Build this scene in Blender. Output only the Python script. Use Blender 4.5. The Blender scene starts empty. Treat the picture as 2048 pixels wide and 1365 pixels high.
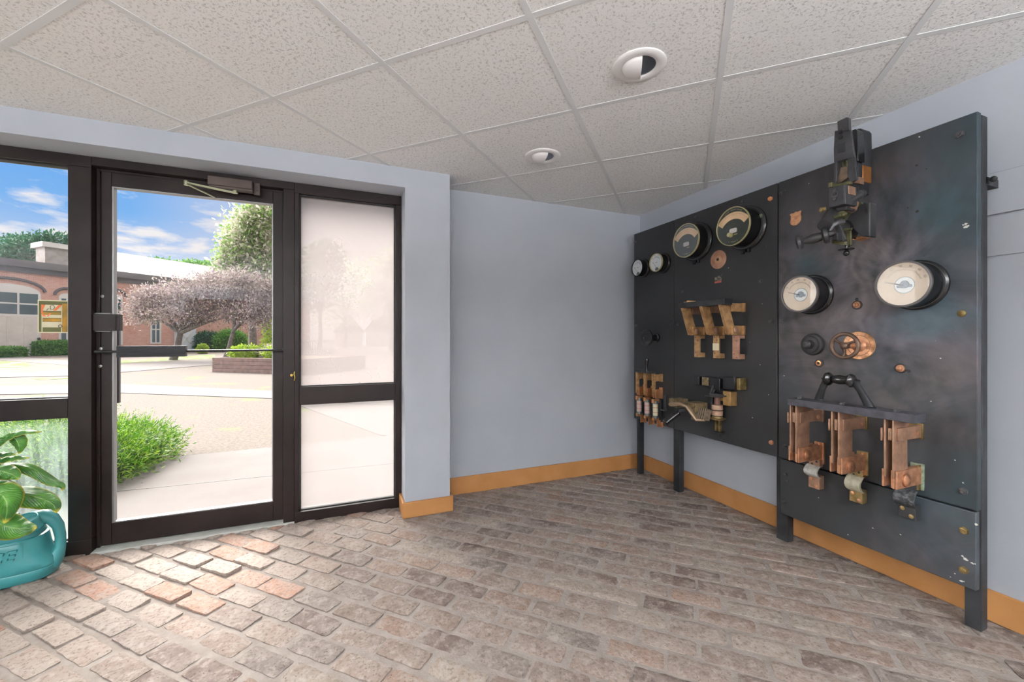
import bpy, math, random
import numpy as np
from mathutils import Matrix, Vector
R = math.radians
rnd = random.Random(7)
scene = bpy.context.scene
col = scene.collection

# ------------------------------------------------------------------ camera
F_PX, CX, CY, YAW, CAM_H = 822.0, 1031.0, 677.0, R(22.55), 1.13
cam_d = bpy.data.cameras.new('camera'); cam = bpy.data.objects.new('camera', cam_d); col.objects.link(cam)
cam.location = (0, 0, CAM_H); cam.rotation_euler = (R(90), 0, -YAW)
cam_d.sensor_width = 36; cam_d.lens = F_PX / 2048 * 36
cam_d.shift_x = -(CX - 1024) / 2048; cam_d.shift_y = (CY - 682.5) / 2048
cam_d.clip_start = .02; cam_d.clip_end = 500
scene.camera = cam
scene.view_settings.view_transform = 'Standard'; scene.view_settings.look = 'None'
scene.view_settings.gamma = 1; scene.view_settings.exposure = 0.0; scene.view_settings.use_curve_mapping = False

# ------------------------------------------------------------------ node helper
class NT:
    def __init__(s, tree): s.t = tree; s.n = tree.nodes; s.l = tree.links
    def new(s, kind, **kw):
        n = s.n.new(kind)
        for k, v in kw.items(): setattr(n, k, v)
        return n
    def link(s, a, b): s.l.new(a, b)
    def val(s, sock, v):
        if hasattr(v, 'is_linked') or isinstance(v, bpy.types.NodeSocket): s.l.new(v, sock)
        elif isinstance(v, (tuple, list)) and len(v) == 3 and sock.type == 'RGBA': sock.default_value = (*v, 1)
        else: sock.default_value = v
    def math(s, op, a, b=0.0, clamp=False):
        n = s.new('ShaderNodeMath', operation=op, use_clamp=clamp); s.val(n.inputs[0], a); s.val(n.inputs[1], b); return n.outputs[0]
    def mix(s, f, a, b, blend='MIX'):
        n = s.new('ShaderNodeMix', data_type='RGBA', blend_type=blend); s.val(n.inputs[0], f); s.val(n.inputs[6], a); s.val(n.inputs[7], b); return n.outputs[2]
    def ramp(s, f, stops):
        n = s.new('ShaderNodeValToRGB'); s.l.new(f, n.inputs[0]); e = n.color_ramp.elements
        while len(e) < len(stops): e.new(.5)
        for i, (p, c) in enumerate(stops):
            e[i].position = p; e[i].color = (*c, 1) if isinstance(c, (tuple, list)) else (c, c, c, 1)
        return n.outputs[0]
    def noise(s, vec, scale, detail=4, rough=.55, dist=0):
        n = s.new('ShaderNodeTexNoise'); s.l.new(vec, n.inputs['Vector']); n.inputs['Scale'].default_value = scale
        n.inputs['Detail'].default_value = detail; n.inputs['Roughness'].default_value = rough; n.inputs['Distortion'].default_value = dist
        return n.outputs['Fac']
    def mapv(s, vec, scale=(1, 1, 1), rot=(0, 0, 0), loc=(0, 0, 0)):
        n = s.new('ShaderNodeMapping'); s.l.new(vec, n.inputs[0]); n.inputs['Scale'].default_value = scale
        n.inputs['Rotation'].default_value = rot; n.inputs['Location'].default_value = loc; return n.outputs[0]

# ------------------------------------------------------------------ sky and sun
world = bpy.data.worlds.new('sky'); scene.world = world; world.use_nodes = True
w = NT(world.node_tree); w.n.clear()
tc = w.new('ShaderNodeTexCoord'); sep = w.new('ShaderNodeSeparateXYZ'); w.link(tc.outputs['Generated'], sep.inputs[0])
el = sep.outputs[2]
blue = w.ramp(el, [(0.0, (.80, .76, .77)), (.10, (.62, .70, .86)), (.22, (.20, .47, .90)), (.42, (.10, .34, .86))])
# small fair-weather clouds: project the direction on a high flat layer
inv = w.math('DIVIDE', 1.0, w.math('MAXIMUM', w.math('ADD', el, .10), .03))
cx_ = w.math('MULTIPLY', sep.outputs[0], inv); cy_ = w.math('MULTIPLY', sep.outputs[1], inv)
cmb = w.new('ShaderNodeCombineXYZ'); w.link(cx_, cmb.inputs[0]); w.link(cy_, cmb.inputs[1])
cl = w.noise(cmb.outputs[0], 1.9, 7, .55, .15)
cloud = w.ramp(cl, [(.50, 0.0), (.60, 1.0)])
haze = w.ramp(sep.outputs[0], [(.0, 0.0), (.45, 1.0)])     # whiter towards the sun on the right
sky_c = w.mix(cloud, blue, (.90, .88, .90))
hz = w.new('ShaderNodeMath', operation='MULTIPLY_ADD', use_clamp=True); w.link(sep.outputs[0], hz.inputs[0]); hz.inputs[1].default_value = 3.2; hz.inputs[2].default_value = 1.1
sky_c = w.mix(hz.outputs[0], sky_c, (.86, .79, .78))
up = w.ramp(el, [(.40, 0.0), (.62, 1.0)])
sky_c = w.mix(up, sky_c, (1.0, .98, .97))
stren = w.math('MULTIPLY_ADD', up, 1.4); 
stren.node.inputs[2].default_value = 1.0
# bright sky patch added out of view on the left to light the board
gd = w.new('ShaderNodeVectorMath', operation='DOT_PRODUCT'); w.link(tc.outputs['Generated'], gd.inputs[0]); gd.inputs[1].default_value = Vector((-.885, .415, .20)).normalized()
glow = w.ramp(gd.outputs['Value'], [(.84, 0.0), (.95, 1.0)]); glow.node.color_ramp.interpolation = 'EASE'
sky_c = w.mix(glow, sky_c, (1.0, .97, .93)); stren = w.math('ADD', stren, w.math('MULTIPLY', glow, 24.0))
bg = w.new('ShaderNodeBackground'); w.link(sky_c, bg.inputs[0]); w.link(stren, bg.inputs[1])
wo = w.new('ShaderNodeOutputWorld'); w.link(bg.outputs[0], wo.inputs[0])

sd = bpy.data.lights.new('sun', 'SUN'); sd.energy = 15.0; sd.angle = R(38); sd.color = (1, .96, .9)
so = bpy.data.objects.new('sun', sd); col.objects.link(so); so.rotation_euler = Vector((.20, -.72, -.62)).to_track_quat('-Z', 'Y').to_euler()

def area(name, loc, rot, sx, sy, power, color=(1, 1, 1)):
    d = bpy.data.lights.new(name, 'AREA'); d.shape = 'RECTANGLE'; d.size = sx; d.size_y = sy; d.energy = power; d.color = color
    o = bpy.data.objects.new(name, d); col.objects.link(o); o.location = loc; o.rotation_euler = rot; return o
CEIL = 2.203
# added fill light: unseen area lamps behind the camera, aimed up at the ceiling
for fx in (-2.8, -.9, 1.0):
    area('fill_light_rear', (fx, -4.80, 1.62), (R(180), 0, 0), .5, .22, 110, (.97, .985, 1))
    area('fill_light_mid', (fx, -2.0, 1.55), (R(180), 0, 0), .6, .6, 235, (.97, .985, 1))

# ------------------------------------------------------------------ picture ray helpers (turn a measured pixel into a point on a real plane)
CA, SA = math.cos(YAW), math.sin(YAW)
def ray(px, py):
    d = (px - CX) / F_PX
    return Vector((d * CA + SA, -d * SA + CA, (CY - py) / F_PX))
O = Vector((0, 0, CAM_H))
def onx(px, py, X): r = ray(px, py); return O + r * (X / r.x)
def ony(px, py, Y): r = ray(px, py); return O + r * (Y / r.y)
def onz(px, py, Z=0.0): r = ray(px, py); return O + r * ((Z - CAM_H) / r.z)

# ------------------------------------------------------------------ mesh builder
def basis(axis):
    a = Vector(axis).normalized(); t = Vector((0, 0, 1)) if abs(a.z) < .9 else Vector((1, 0, 0))
    x = t.cross(a).normalized(); y = a.cross(x); return x, y, a
class MB:
    def __init__(s): s.v = []; s.f = []; s.mi = []; s.cur = 0
    def add(s, vs, fs):
        b = len(s.v); s.v += [tuple(p) for p in vs]
        for f in fs: s.f.append([b + i for i in f]); s.mi.append(s.cur)
        return s
    def box(s, p0, p1, M=None):
        x0, y0, z0 = [min(a, b) for a, b in zip(p0, p1)]; x1, y1, z1 = [max(a, b) for a, b in zip(p0, p1)]
        vs = [Vector(p) for p in ((x0, y0, z0), (x1, y0, z0), (x1, y1, z0), (x0, y1, z0), (x0, y0, z1), (x1, y0, z1), (x1, y1, z1), (x0, y1, z1))]
        if M is not None: vs = [M @ p for p in vs]
        return s.add(vs, [(3, 2, 1, 0), (4, 5, 6, 7), (0, 1, 5, 4), (1, 2, 6, 5), (2, 3, 7, 6), (3, 0, 4, 7)])
    def bar(s, a, b, wx, wy, up=(0, 0, 1)):
        a = Vector(a); b = Vector(b); d = (b - a).normalized(); u = Vector(up); u = (u - d * u.dot(d)); u = u.normalized() if u.length > 1e-5 else basis(d)[0]
        x = d.cross(u); vs = []
        for p in (a, b):
            for i, j in ((-1, -1), (1, -1), (1, 1), (-1, 1)): vs.append(p + x * (i * wx / 2) + u * (j * wy / 2))
        return s.add(vs, [(3, 2, 1, 0), (4, 5, 6, 7), (0, 1, 5, 4), (1, 2, 6, 5), (2, 3, 7, 6), (3, 0, 4, 7)])
    def lathe(s, o, axis, prof, n=32, closed=False):
        o = Vector(o); x, y, a = basis(axis); vs = []; fs = []; m = len(prof)
        for t, r in prof:
            for k in range(n):
                an = 2 * math.pi * k / n; vs.append(o + a * t + x * (r * math.cos(an)) + y * (r * math.sin(an)))
        for i in range(m - 1):
            for k in range(n):
                k2 = (k + 1) % n; fs.append((i * n + k, i * n + k2, (i + 1) * n + k2, (i + 1) * n + k))
        if not closed:
            if prof[0][1] > 1e-6: fs.append(tuple(range(n - 1, -1, -1)))
            if prof[-1][1] > 1e-6: fs.append(tuple((m - 1) * n + k for k in range(n)))
        else:
            for k in range(n):
                k2 = (k + 1) % n; fs.append(((m - 1) * n + k, (m - 1) * n + k2, k2, k))
        return s.add(vs, fs)
    def cyl(s, a, b, r0, r1=None, n=20):
        a = Vector(a); b = Vector(b); L = (b - a).length
        return s.lathe(a, b - a, [(0, r0), (L, r0 if r1 is None else r1)], n)
    def ball(s, c, r, n=16, m=10, sc=(1, 1, 1)):
        c = Vector(c); vs = []; fs = []
        for i in range(m + 1):
            th = math.pi * i / m
            for k in range(n):
                an = 2 * math.pi * k / n
                vs.append((c.x + sc[0] * r * math.sin(th) * math.cos(an), c.y + sc[1] * r * math.sin(th) * math.sin(an), c.z + sc[2] * r * math.cos(th)))
        for i in range(m):
            for k in range(n):
                k2 = (k + 1) % n; fs.append((i * n + k, (i + 1) * n + k, (i + 1) * n + k2, i * n + k2))
        return s.add(vs, fs)
    def torus(s, c, axis, RR, r, n=40, m=10, a0=0, a1=2 * math.pi):
        c = Vector(c); x, y, a = basis(axis); vs = []; fs = []; full = abs(a1 - a0 - 2 * math.pi) < 1e-6
        N = n if full else n + 1
        for k in range(N):
            an = a0 + (a1 - a0) * k / n; d = x * math.cos(an) + y * math.sin(an)
            for j in range(m):
                b = 2 * math.pi * j / m; vs.append(c + d * (RR + r * math.cos(b)) + a * (r * math.sin(b)))
        for k in range(n):
            k2 = (k + 1) % N
            for j in range(m):
                j2 = (j + 1) % m; fs.append((k * m + j, k2 * m + j, k2 * m + j2, k * m + j2))
        return s.add(vs, fs)
    def tube(s, pts, r, n=10, flat=1.0):
        pts = [Vector(p) for p in pts]; rs = r if isinstance(r, (list, tuple)) else [r] * len(pts); vs = []; fs = []
        px = None
        for i, p in enumerate(pts):
            d = (pts[min(i + 1, len(pts) - 1)] - pts[max(i - 1, 0)]).normalized()
            if px is None: px = basis(d)[0]
            px = (px - d * px.dot(d)).normalized(); py = d.cross(px)
            for k in range(n):
                an = 2 * math.pi * k / n; vs.append(p + px * (rs[i] * math.cos(an)) + py * (rs[i] * flat * math.sin(an)))
        for i in range(len(pts) - 1):
            for k in range(n):
                k2 = (k + 1) % n; fs.append((i * n + k, i * n + k2, (i + 1) * n + k2, (i + 1) * n + k))
        fs.append(tuple(range(n - 1, -1, -1))); fs.append(tuple((len(pts) - 1) * n + k for k in range(n)))
        return s.add(vs, fs)
    def prism(s, poly, vec):
        poly = [Vector(p) for p in poly]; vec = Vector(vec); n = len(poly)
        nrm = Vector((0, 0, 0))
        for i in range(n): nrm += poly[i].cross(poly[(i + 1) % n])
        if nrm.dot(vec) < 0: poly = poly[::-1]
        vs = poly + [p + vec for p in poly]
        fs = [tuple(range(n - 1, -1, -1)), tuple(range(n, 2 * n))] + [(i, (i + 1) % n, n + (i + 1) % n, n + i) for i in range(n)]
        return s.add(vs, fs)
    def arc(s, c, r0, r1, a0, a1, z0, z1, n=24):
        # flat ring sector in local xy, from z0 to z1
        vs = []; fs = []
        for k in range(n + 1):
            a = a0 + (a1 - a0) * k / n
            for r, z in ((r0, z0), (r1, z0), (r1, z1), (r0, z1)): vs.append((c[0] + r * math.cos(a), c[1] + r * math.sin(a), z))
        for k in range(n):
            b = k * 4; q = b + 4
            for j in range(4):
                j2 = (j + 1) % 4; fs.append((b + j, q + j, q + j2, b + j2))
        fs.append((0, 1, 2, 3)); e = n * 4; fs.append((e + 3, e + 2, e + 1, e))
        return s.add(vs, fs)
    def build(s, name, mat, parent=None, bevel=0, loc=None, smooth=35, seg=2):
        me = bpy.data.meshes.new(name)
        vs = s.v
        if loc is not None: vs = [(p[0] - loc[0], p[1] - loc[1], p[2] - loc[2]) for p in vs]
        me.from_pydata(vs, [], s.f)
        for m_ in (mat if isinstance(mat, (list, tuple)) else [mat]): me.materials.append(m_)
        if any(s.mi): me.polygons.foreach_set('material_index', s.mi)
        me.validate(); me.update()
        if smooth:
            me.polygons.foreach_set('use_smooth', [True] * len(me.polygons)); me.set_sharp_from_angle(angle=R(smooth))
        o = bpy.data.objects.new(name, me); col.objects.link(o)
        if parent is not None: o.parent = parent
        if loc is not None: o.location = loc
        if bevel:
            b = o.modifiers.new('bevel', 'BEVEL'); b.width = bevel; b.segments = seg; b.limit_method = 'ANGLE'; b.angle_limit = R(40)
        return o
def tag(o, label=None, cat=None, group=None, kind=None):
    if label: o['label'] = label
    if cat: o['category'] = cat
    if group: o['group'] = group
    if kind: o['kind'] = kind
    return o
def empty(name, loc, label, cat, group=None, kind=None):
    o = bpy.data.objects.new(name, None); col.objects.link(o); o.location = loc; o.empty_display_size = .05
    return tag(o, label, cat, group, kind)
def structure(o, label=None): o['kind'] = 'structure'; 
class Fr:
    """a local frame on a wall: x = to the right as seen, y = up, z = out of the wall"""
    def __init__(s, o, u, n): s.o = Vector(o); s.u = Vector(u).normalized(); s.n = Vector(n).normalized(); s.v = Vector((0, 0, 1))
    def L(s, px, py, d=0.0):
        r = ray(px, py); p0 = s.o + s.n * d; t = (p0 - O).dot(s.n) / r.dot(s.n); q = O + r * t - s.o
        return Vector((q.dot(s.u), q.dot(s.v), d))
    def mat(s): return Matrix(((s.u.x, s.v.x, s.n.x, s.o.x), (s.u.y, s.v.y, s.n.y, s.o.y), (s.u.z, s.v.z, s.n.z, s.o.z), (0, 0, 0, 1)))
    def root(s, px, py, name, label, cat, group=None, kind=None, d=0.0):
        q = s.L(px, py, d); f = Fr(s.o + s.u * q.x + s.v * q.y + s.n * d, s.u, s.n)
        o = empty(name, (0, 0, 0), label, cat, group, kind); o.matrix_world = f.mat(); f.e = o; return f
    def px2(s, pts, d=0.0): return [s.L(x, y, d) for x, y in pts]
def copy_tree(o, parent=None):
    c = o.copy(); col.objects.link(c)
    if parent is not None: c.parent = parent
    for ch in list(o.children): copy_tree(ch, c)
    return c
def text_obj(name, body, size, mat, parent, M, extrude=.0006, align='CENTER', shear=0, spacing=1.0):
    c = bpy.data.curves.new('t', 'FONT'); c.body = body; c.size = size; c.extrude = extrude; c.align_x = align; c.align_y = 'CENTER'; c.shear = shear; c.space_character = spacing
    o = bpy.data.objects.new('t', c); col.objects.link(o)
    dg = bpy.context.evaluated_depsgraph_get(); me = bpy.data.meshes.new_from_object(o.evaluated_get(dg))
    bpy.data.objects.remove(o); me.transform(M); me.materials.clear(); me.materials.append(mat)
    r = bpy.data.objects.new(name, me); col.objects.link(r); r.parent = parent; return r

# ------------------------------------------------------------------ materials
def mat(name, color=(.5, .5, .5), rough=.5, metal=0.0, spec=.5, fn=None, bump=None):
    m = bpy.data.materials.new(name); m.use_nodes = True; t = NT(m.node_tree); b = m.node_tree.nodes['Principled BSDF']
    b.inputs['Base Color'].default_value = (*color, 1); b.inputs['Roughness'].default_value = rough; b.inputs['Metallic'].default_value = metal
    b.inputs['Specular IOR Level'].default_value = spec
    if fn:
        tcn = t.new('ShaderNodeTexCoord'); fn(t, b, tcn.outputs['Object'])
    return m
def set_bump(t, b, h, strength=.3, dist=.01):
    n = t.new('ShaderNodeBump'); n.inputs['Strength'].default_value = strength; n.inputs['Distance'].default_value = dist
    t.link(h, n.inputs['Height']); t.link(n.outputs[0], b.inputs['Normal'])
def mottled(c1, c2, scale=8, lo=.35, hi=.65, bs=0, bsc=40, detail=5, rv=None):
    def fn(t, b, v):
        n = t.noise(v, scale, detail); c = t.ramp(n, [(lo, c1), (hi, c2)]); t.link(c, b.inputs['Base Color'])
        if rv: t.link(t.ramp(n, [(lo, rv[0]), (hi, rv[1])]), b.inputs['Roughness'])
        if bs: set_bump(t, b, t.noise(v, bsc, 4), bs, .003)
    return fn
wall_m = mat('painted_wall', rough=.75, spec=.25, fn=mottled((.43, .458, .508), (.455, .483, .533), 3, bs=.12, bsc=160))
soffit_m = wall_m
base_m = mat('orange_base_paint', rough=.5, spec=.3, fn=mottled((.40, .185, .060), (.46, .22, .080), 6, bs=.15, bsc=60))
def f_bronze(t, b, v):
    n = t.noise(v, 5, 4); c = t.ramp(n, [(.35, (.012, .0065, .006)), (.7, (.022, .014, .0125))]); 
    sc = t.noise(t.mapv(v, (60, 60, 4)), 3, 3, .7); c2 = t.mix(t.ramp(sc, [(.74, 0.0), (.80, .5)]), c, (.35, .31, .28))
    t.link(c2, b.inputs['Base Color'])
bronze_m = mat('bronze_anodised', rough=.42, metal=0, spec=.28, fn=f_bronze)
black_al_m = mat('black_aluminium', (.012, .012, .014), .35, .2)
alu_m = mat('bare_aluminium', (.28, .28, .28), .4, .8)
gasket_m = mat('glazing_gasket', (.02, .02, .02), .6)
def glass_mat(name, haze=0.0, refl=.55, tint=(1, 1, 1), streak=False, hcol=(.95, .93, .93), edge=False):
    m = bpy.data.materials.new(name); m.use_nodes = True; t = NT(m.node_tree); t.n.clear()
    tr = t.new('ShaderNodeBsdfTransparent'); tr.inputs[0].default_value = (*tint, 1)
    gl = t.new('ShaderNodeBsdfGlossy'); gl.inputs['Roughness'].default_value = .02
    fr = t.new('ShaderNodeFresnel'); fr.inputs[0].default_value = 1.45
    mx = t.new('ShaderNodeMixShader'); t.link(t.math('MULTIPLY', fr.outputs[0], refl), mx.inputs[0]); t.link(tr.outputs[0], mx.inputs[1]); t.link(gl.outputs[0], mx.inputs[2])
    out = mx.outputs[0]
    if haze:
        tl = t.new('ShaderNodeBsdfTranslucent'); tl.inputs[0].default_value = (*hcol, 1)
        mh = t.new('ShaderNodeMixShader')
        tcn = t.new('ShaderNodeTexCoord')
        if streak:
            a = t.noise(t.mapv(tcn.outputs['Object'], (26, 26, 3.0)), 2.2, 5, .65); g = t.noise(tcn.outputs['Object'], 2.4, 3)
            f = t.math('MULTIPLY', t.ramp(a, [(.30, .15), (.62, 1.0)]), t.ramp(g, [(.3, .55), (.6, 1.0)])); f = t.math('MULTIPLY', f, haze)
        else:
            g = t.noise(tcn.outputs['Object'], 1.7, 5, .6); f = t.math('MULTIPLY', t.ramp(g, [(.3, .82), (.65, 1.0)]), haze)
        t.link(f, mh.inputs[0]); t.link(out, mh.inputs[1]); t.link(tl.outputs[0], mh.inputs[2]); out = mh.outputs[0]
    o = t.new('ShaderNodeOutputMaterial'); t.link(out, o.inputs[0]); return m
glass_m = glass_mat('window_glass')
glass_wash_m = glass_mat('painted_wash_glass', .40, hcol=(.26, .238, .233))  # overexposed outdoor wash painted into the lower pane as pale haze
glass_glare_m = glass_mat('painted_glare_glass', .62, hcol=(.275, .25, .247))  # stronger wash of glare painted into the upper pane
glass_fog_m = glass_mat('condensation_glass', .34, streak=True, hcol=(.28, .34, .315))

# ------------------------------------------------------------------ ceiling
def f_tile(t, b, v):
    n1 = t.noise(t.mapv(v, (1, 1, 1), (0, 0, R(45))), 95, 3, .6, .6); n2 = t.noise(v, 260, 2, .6)
    vo = t.new('ShaderNodeTexVoronoi'); t.link(t.mapv(v, (1, .55, 1), (0, 0, R(20))), vo.inputs['Vector']); vo.inputs['Scale'].default_value = 150
    pits = t.ramp(vo.outputs['Distance'], [(.10, 1.0), (.24, 0.0)])
    sel = t.ramp(t.noise(v, 55, 2), [(.48, 0.0), (.56, 1.0)])
    p = t.math('MULTIPLY', pits, sel)
    fine = t.ramp(n1, [(.33, .75), (.46, 0.0)])
    p = t.math('MAXIMUM', p, fine)
    c = t.mix(p, (.86, .86, .85), (.50, .49, .48)); t.link(c, b.inputs['Base Color'])
    h = t.math('SUBTRACT', t.math('MULTIPLY', n2, .35), p); set_bump(t, b, h, .55, .004)
tile_m = mat('acoustic_tile', rough=.95, spec=.1, fn=f_tile)
grid_m = mat('white_grid', (.70, .715, .72), .6, 0, .2)
X_R, Y_B, Y_H, Y_F = 2.39, 2.91, 2.655, 2.83      # right wall, back wall, header face, glazing line
X_L, Y_REAR = -4.2, -5.0
mb = MB(); mb.box((X_L, Y_REAR, CEIL), (X_R + .2, Y_B + .2, CEIL + .03)); ceil = mb.build('ceiling', tile_m, loc=(0, 0, CEIL)); structure(ceil)
ceil.location = (0, 0, CEIL)
# T-bar grid, turned 45 degrees, 610 mm module through (0.569, 1.245)
g0 = Vector((.569, 1.245)); ga = R(45.0); e1 = Vector((math.sin(ga), math.cos(ga))); e2 = Vector((math.cos(ga), -math.sin(ga)))
def clip_line(p, d, x0, x1, y0, y1):
    t0, t1 = -1e9, 1e9
    for a, dd, lo, hi in ((p.x, d.x, x0, x1), (p.y, d.y, y0, y1)):
        ta, tb = (lo - a) / dd, (hi - a) / dd
        if ta > tb: ta, tb = tb, ta
        t0, t1 = max(t0, ta), min(t1, tb)
    return (p + d * t0, p + d * t1) if t1 - t0 > .02 else None
mb = MB()
for dvec, ovec, w_, z0 in ((e1, e2, .024, .0022), (e2, e1, .0235, .0018)):
    for k in range(-12, 13):
        c_ = clip_line(g0 + ovec * (.61 * k), dvec, X_L, X_R, Y_REAR, Y_B)
        if not c_: continue
        a, b_ = c_
        mb.bar((a.x, a.y, CEIL - z0 / 2), (b_.x, b_.y, CEIL - z0 / 2), w_, z0)
cg = mb.build('ceiling_grid', grid_m, ceil, loc=None); cg.location = (0, 0, -CEIL)
cg['label'] = 'white metal tee bars'

# recessed eyeball downlights
white_enamel = mat('white_enamel', (.80, .79, .78), .35, 0, .4)
can_in = mat('downlight_reflector', (.20, .22, .25), .25, .7)
def downlight(px, py, r, opn, label):
    c = onz(px, py, CEIL)
    root = empty('recessed_light', (c.x, c.y, CEIL), label, 'ceiling light')
    m = MB(); m.lathe((0, 0, 0), (0, 0, -1), [(-.0, r), (.004, r), (.007, r * .96), (.008, r * .68), (.004, r * .62), (-.0, r * .62)], 56, closed=True); m.build('trim_ring', white_enamel, root)
    # eyeball: half dome closing one side of the aperture, dark reflector behind the open half
    Re = r * .64; m = MB(); M = Matrix.Rotation(opn, 4, 'Z'); xc = Re * .12; vs = []; fs = []; N, K = 18, 36
    half = math.acos(xc / Re)
    for i in range(N + 1):
        f_ = i / N
        for k in range(K + 1):
            a = half + (2 * math.pi - 2 * half) * k / K
            x, y = Re * math.cos(a), Re * math.sin(a)
            # slide every rim point in towards the middle of the cut edge
            X, Y = xc + (x - xc) * f_, y * f_ if False else y * (f_ ** 1.0)
            rr = min(1, math.hypot(X, Y) / Re); vs.append(M @ Vector((X, Y, -.004 - .42 * Re * math.sqrt(max(0, 1 - rr * rr)))))
    for i in range(N):
        for k in range(K): a = i * (K + 1) + k; fs.append((a, a + 1, a + K + 2, a + K + 1))
    m.add(vs, fs)
    # close the cut with a lip
    lip = [M @ Vector((xc, -Re * math.sin(half) + 2 * Re * math.sin(half) * k / 20, 0)) for k in range(21)]; vs = []; fs = []
    for p in lip:
        rr = min(1, math.hypot(p.x, p.y) / Re); vs.append(p + Vector((0, 0, -.004 - .42 * Re * math.sqrt(max(0, 1 - rr * rr))))); vs.append(p + Vector((0, 0, -.001)))
    for k in range(20): fs.append((2 * k, 2 * k + 1, 2 * k + 3, 2 * k + 2))
    m.add(vs, fs); m.build('eyeball', white_enamel, root, smooth=50)
    m = MB(); m.lathe((0, 0, .0), (0, 0, -1), [(.0, Re * .99), (.0012, Re * .99)], 40)
    m.build('reflector', can_in, root)
downlight(1278, 131.5, .103, R(-35), 'large white round recessed eyeball light nearest the camera')
downlight(1085.5, 312.5, .103, R(-5), 'farther white round recessed eyeball light near the glass doors')

# ------------------------------------------------------------------ walls and rear of the room
def wallbox(name, p0, p1, m=wall_m):
    o = MB().box(p0, p1).build(name, m); structure(o); return o
H = CEIL + .03
wallbox('wall_right', (X_R, Y_REAR, 0), (X_R + .2, Y_B + .2, H))
wallbox('wall_back', (.636, Y_B, 0), (X_R, Y_B + .2, H))
HZ = 2.080
mb = MB(); mb.box((.350, Y_H, 0), (.636, Y_B + .2, H)); mb.box((X_L, Y_H, HZ), (.350, Y_B + .2, H)); 
structure(mb.build('wall_door_side', wall_m))
wallbox('wall_left', (X_L - .2, Y_REAR, 0), (X_L, Y_B + .2, H))
mb = MB(); mb.box((X_L, Y_REAR - .2, 0), (X_R, Y_REAR, .45)); mb.box((X_L, Y_REAR - .2, 2.0), (X_R, Y_REAR, H))
for a, b in ((X_L, -3.2), (-2.0, -1.2), (0, .9), (2.0, X_R)): mb.box((a, Y_REAR - .2, .45), (b, Y_REAR, 2.0))  # openings added in the unseen rear wall to let daylight in
structure(mb.build('wall_rear', wall_m))
# base boards
def baseboard(name, pts, h=.115, t=.014):
    m = MB()
    for a, b in pts: m.box((a[0], a[1], 0), (b[0], b[1], h))
    structure(m.build(name, base_m, bevel=.004))
baseboard('baseboard_right', [((X_R - .014, Y_REAR, 0), (X_R, Y_B, 0))], .125)
baseboard('baseboard_back', [((.636, Y_B - .014, 0), (X_R - .014, Y_B, 0))], .125)
baseboard('baseboard_door_side', [((.333, Y_H - .018, 0), (.656, Y_H, 0)), ((.636, Y_H, 0), (.656, Y_B - .014, 0)), ((.333, Y_H, 0), (.350, Y_F, 0))], .098)
# wooden casing ledge boards on the right wall beside the switchboard: shallow lap joints
mb = MB()
for za, zb, t_ in ((1.455, 1.62, .006), (1.62, 1.79, .010)):
    mb.box((X_R - t_, Y_REAR, za + .002), (X_R, .86, zb - .002))
structure(mb.build('trim_1', wall_m, bevel=.002))

# ------------------------------------------------------------------ brick floor
def f_brick(t, b, v):
    at = t.new('ShaderNodeAttribute', attribute_name='tint'); n = t.noise(v, 9, 8, .62); n2 = t.noise(v, 70, 5, .7)
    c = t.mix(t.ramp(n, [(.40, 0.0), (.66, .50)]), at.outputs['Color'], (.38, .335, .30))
    c = t.mix(t.ramp(n2, [(.34, .60), (.50, 0.0)]), c, (.085, .062, .052)); c = t.mix(t.ramp(t.noise(v, 28, 6, .7), [(.50, 0.0), (.62, .45)]), c, (.42, .37, .33))
    pit = t.new('ShaderNodeTexVoronoi'); t.link(v, pit.inputs['Vector']); pit.inputs['Scale'].default_value = 90
    pm = t.math('MULTIPLY', t.ramp(pit.outputs['Distance'], [(.08, 1.0), (.22, 0.0)]), t.ramp(t.noise(v, 30, 2), [(.52, 0.0), (.60, 1.0)]))
    c = t.mix(t.math('MULTIPLY', pm, .6), c, (.07, .05, .045))
    t.link(c, b.inputs['Base Color'])
    h = t.math('ADD', t.math('MULTIPLY', n2, .6), t.math('MULTIPLY', t.noise(v, 22, 5), .9)); h = t.math('SUBTRACT', h, t.math('MULTIPLY', pm, .8))
    set_bump(t, b, h, .8, .008)
brick_m = mat('worn_brick', rough=.82, spec=.25, fn=f_brick)
def f_mortar(t, b, v):
    n = t.noise(v, 12, 7, .65); t.link(t.ramp(n, [(.3, (.24, .205, .185)), (.7, (.36, .32, .29))]), b.inputs['Base Color'])
    set_bump(t, b, t.math('ADD', t.noise(v, 110, 5, .7), n), .7, .006)
mortar_m = mat('sandy_mortar', rough=.95, spec=.1, fn=f_mortar)
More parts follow.
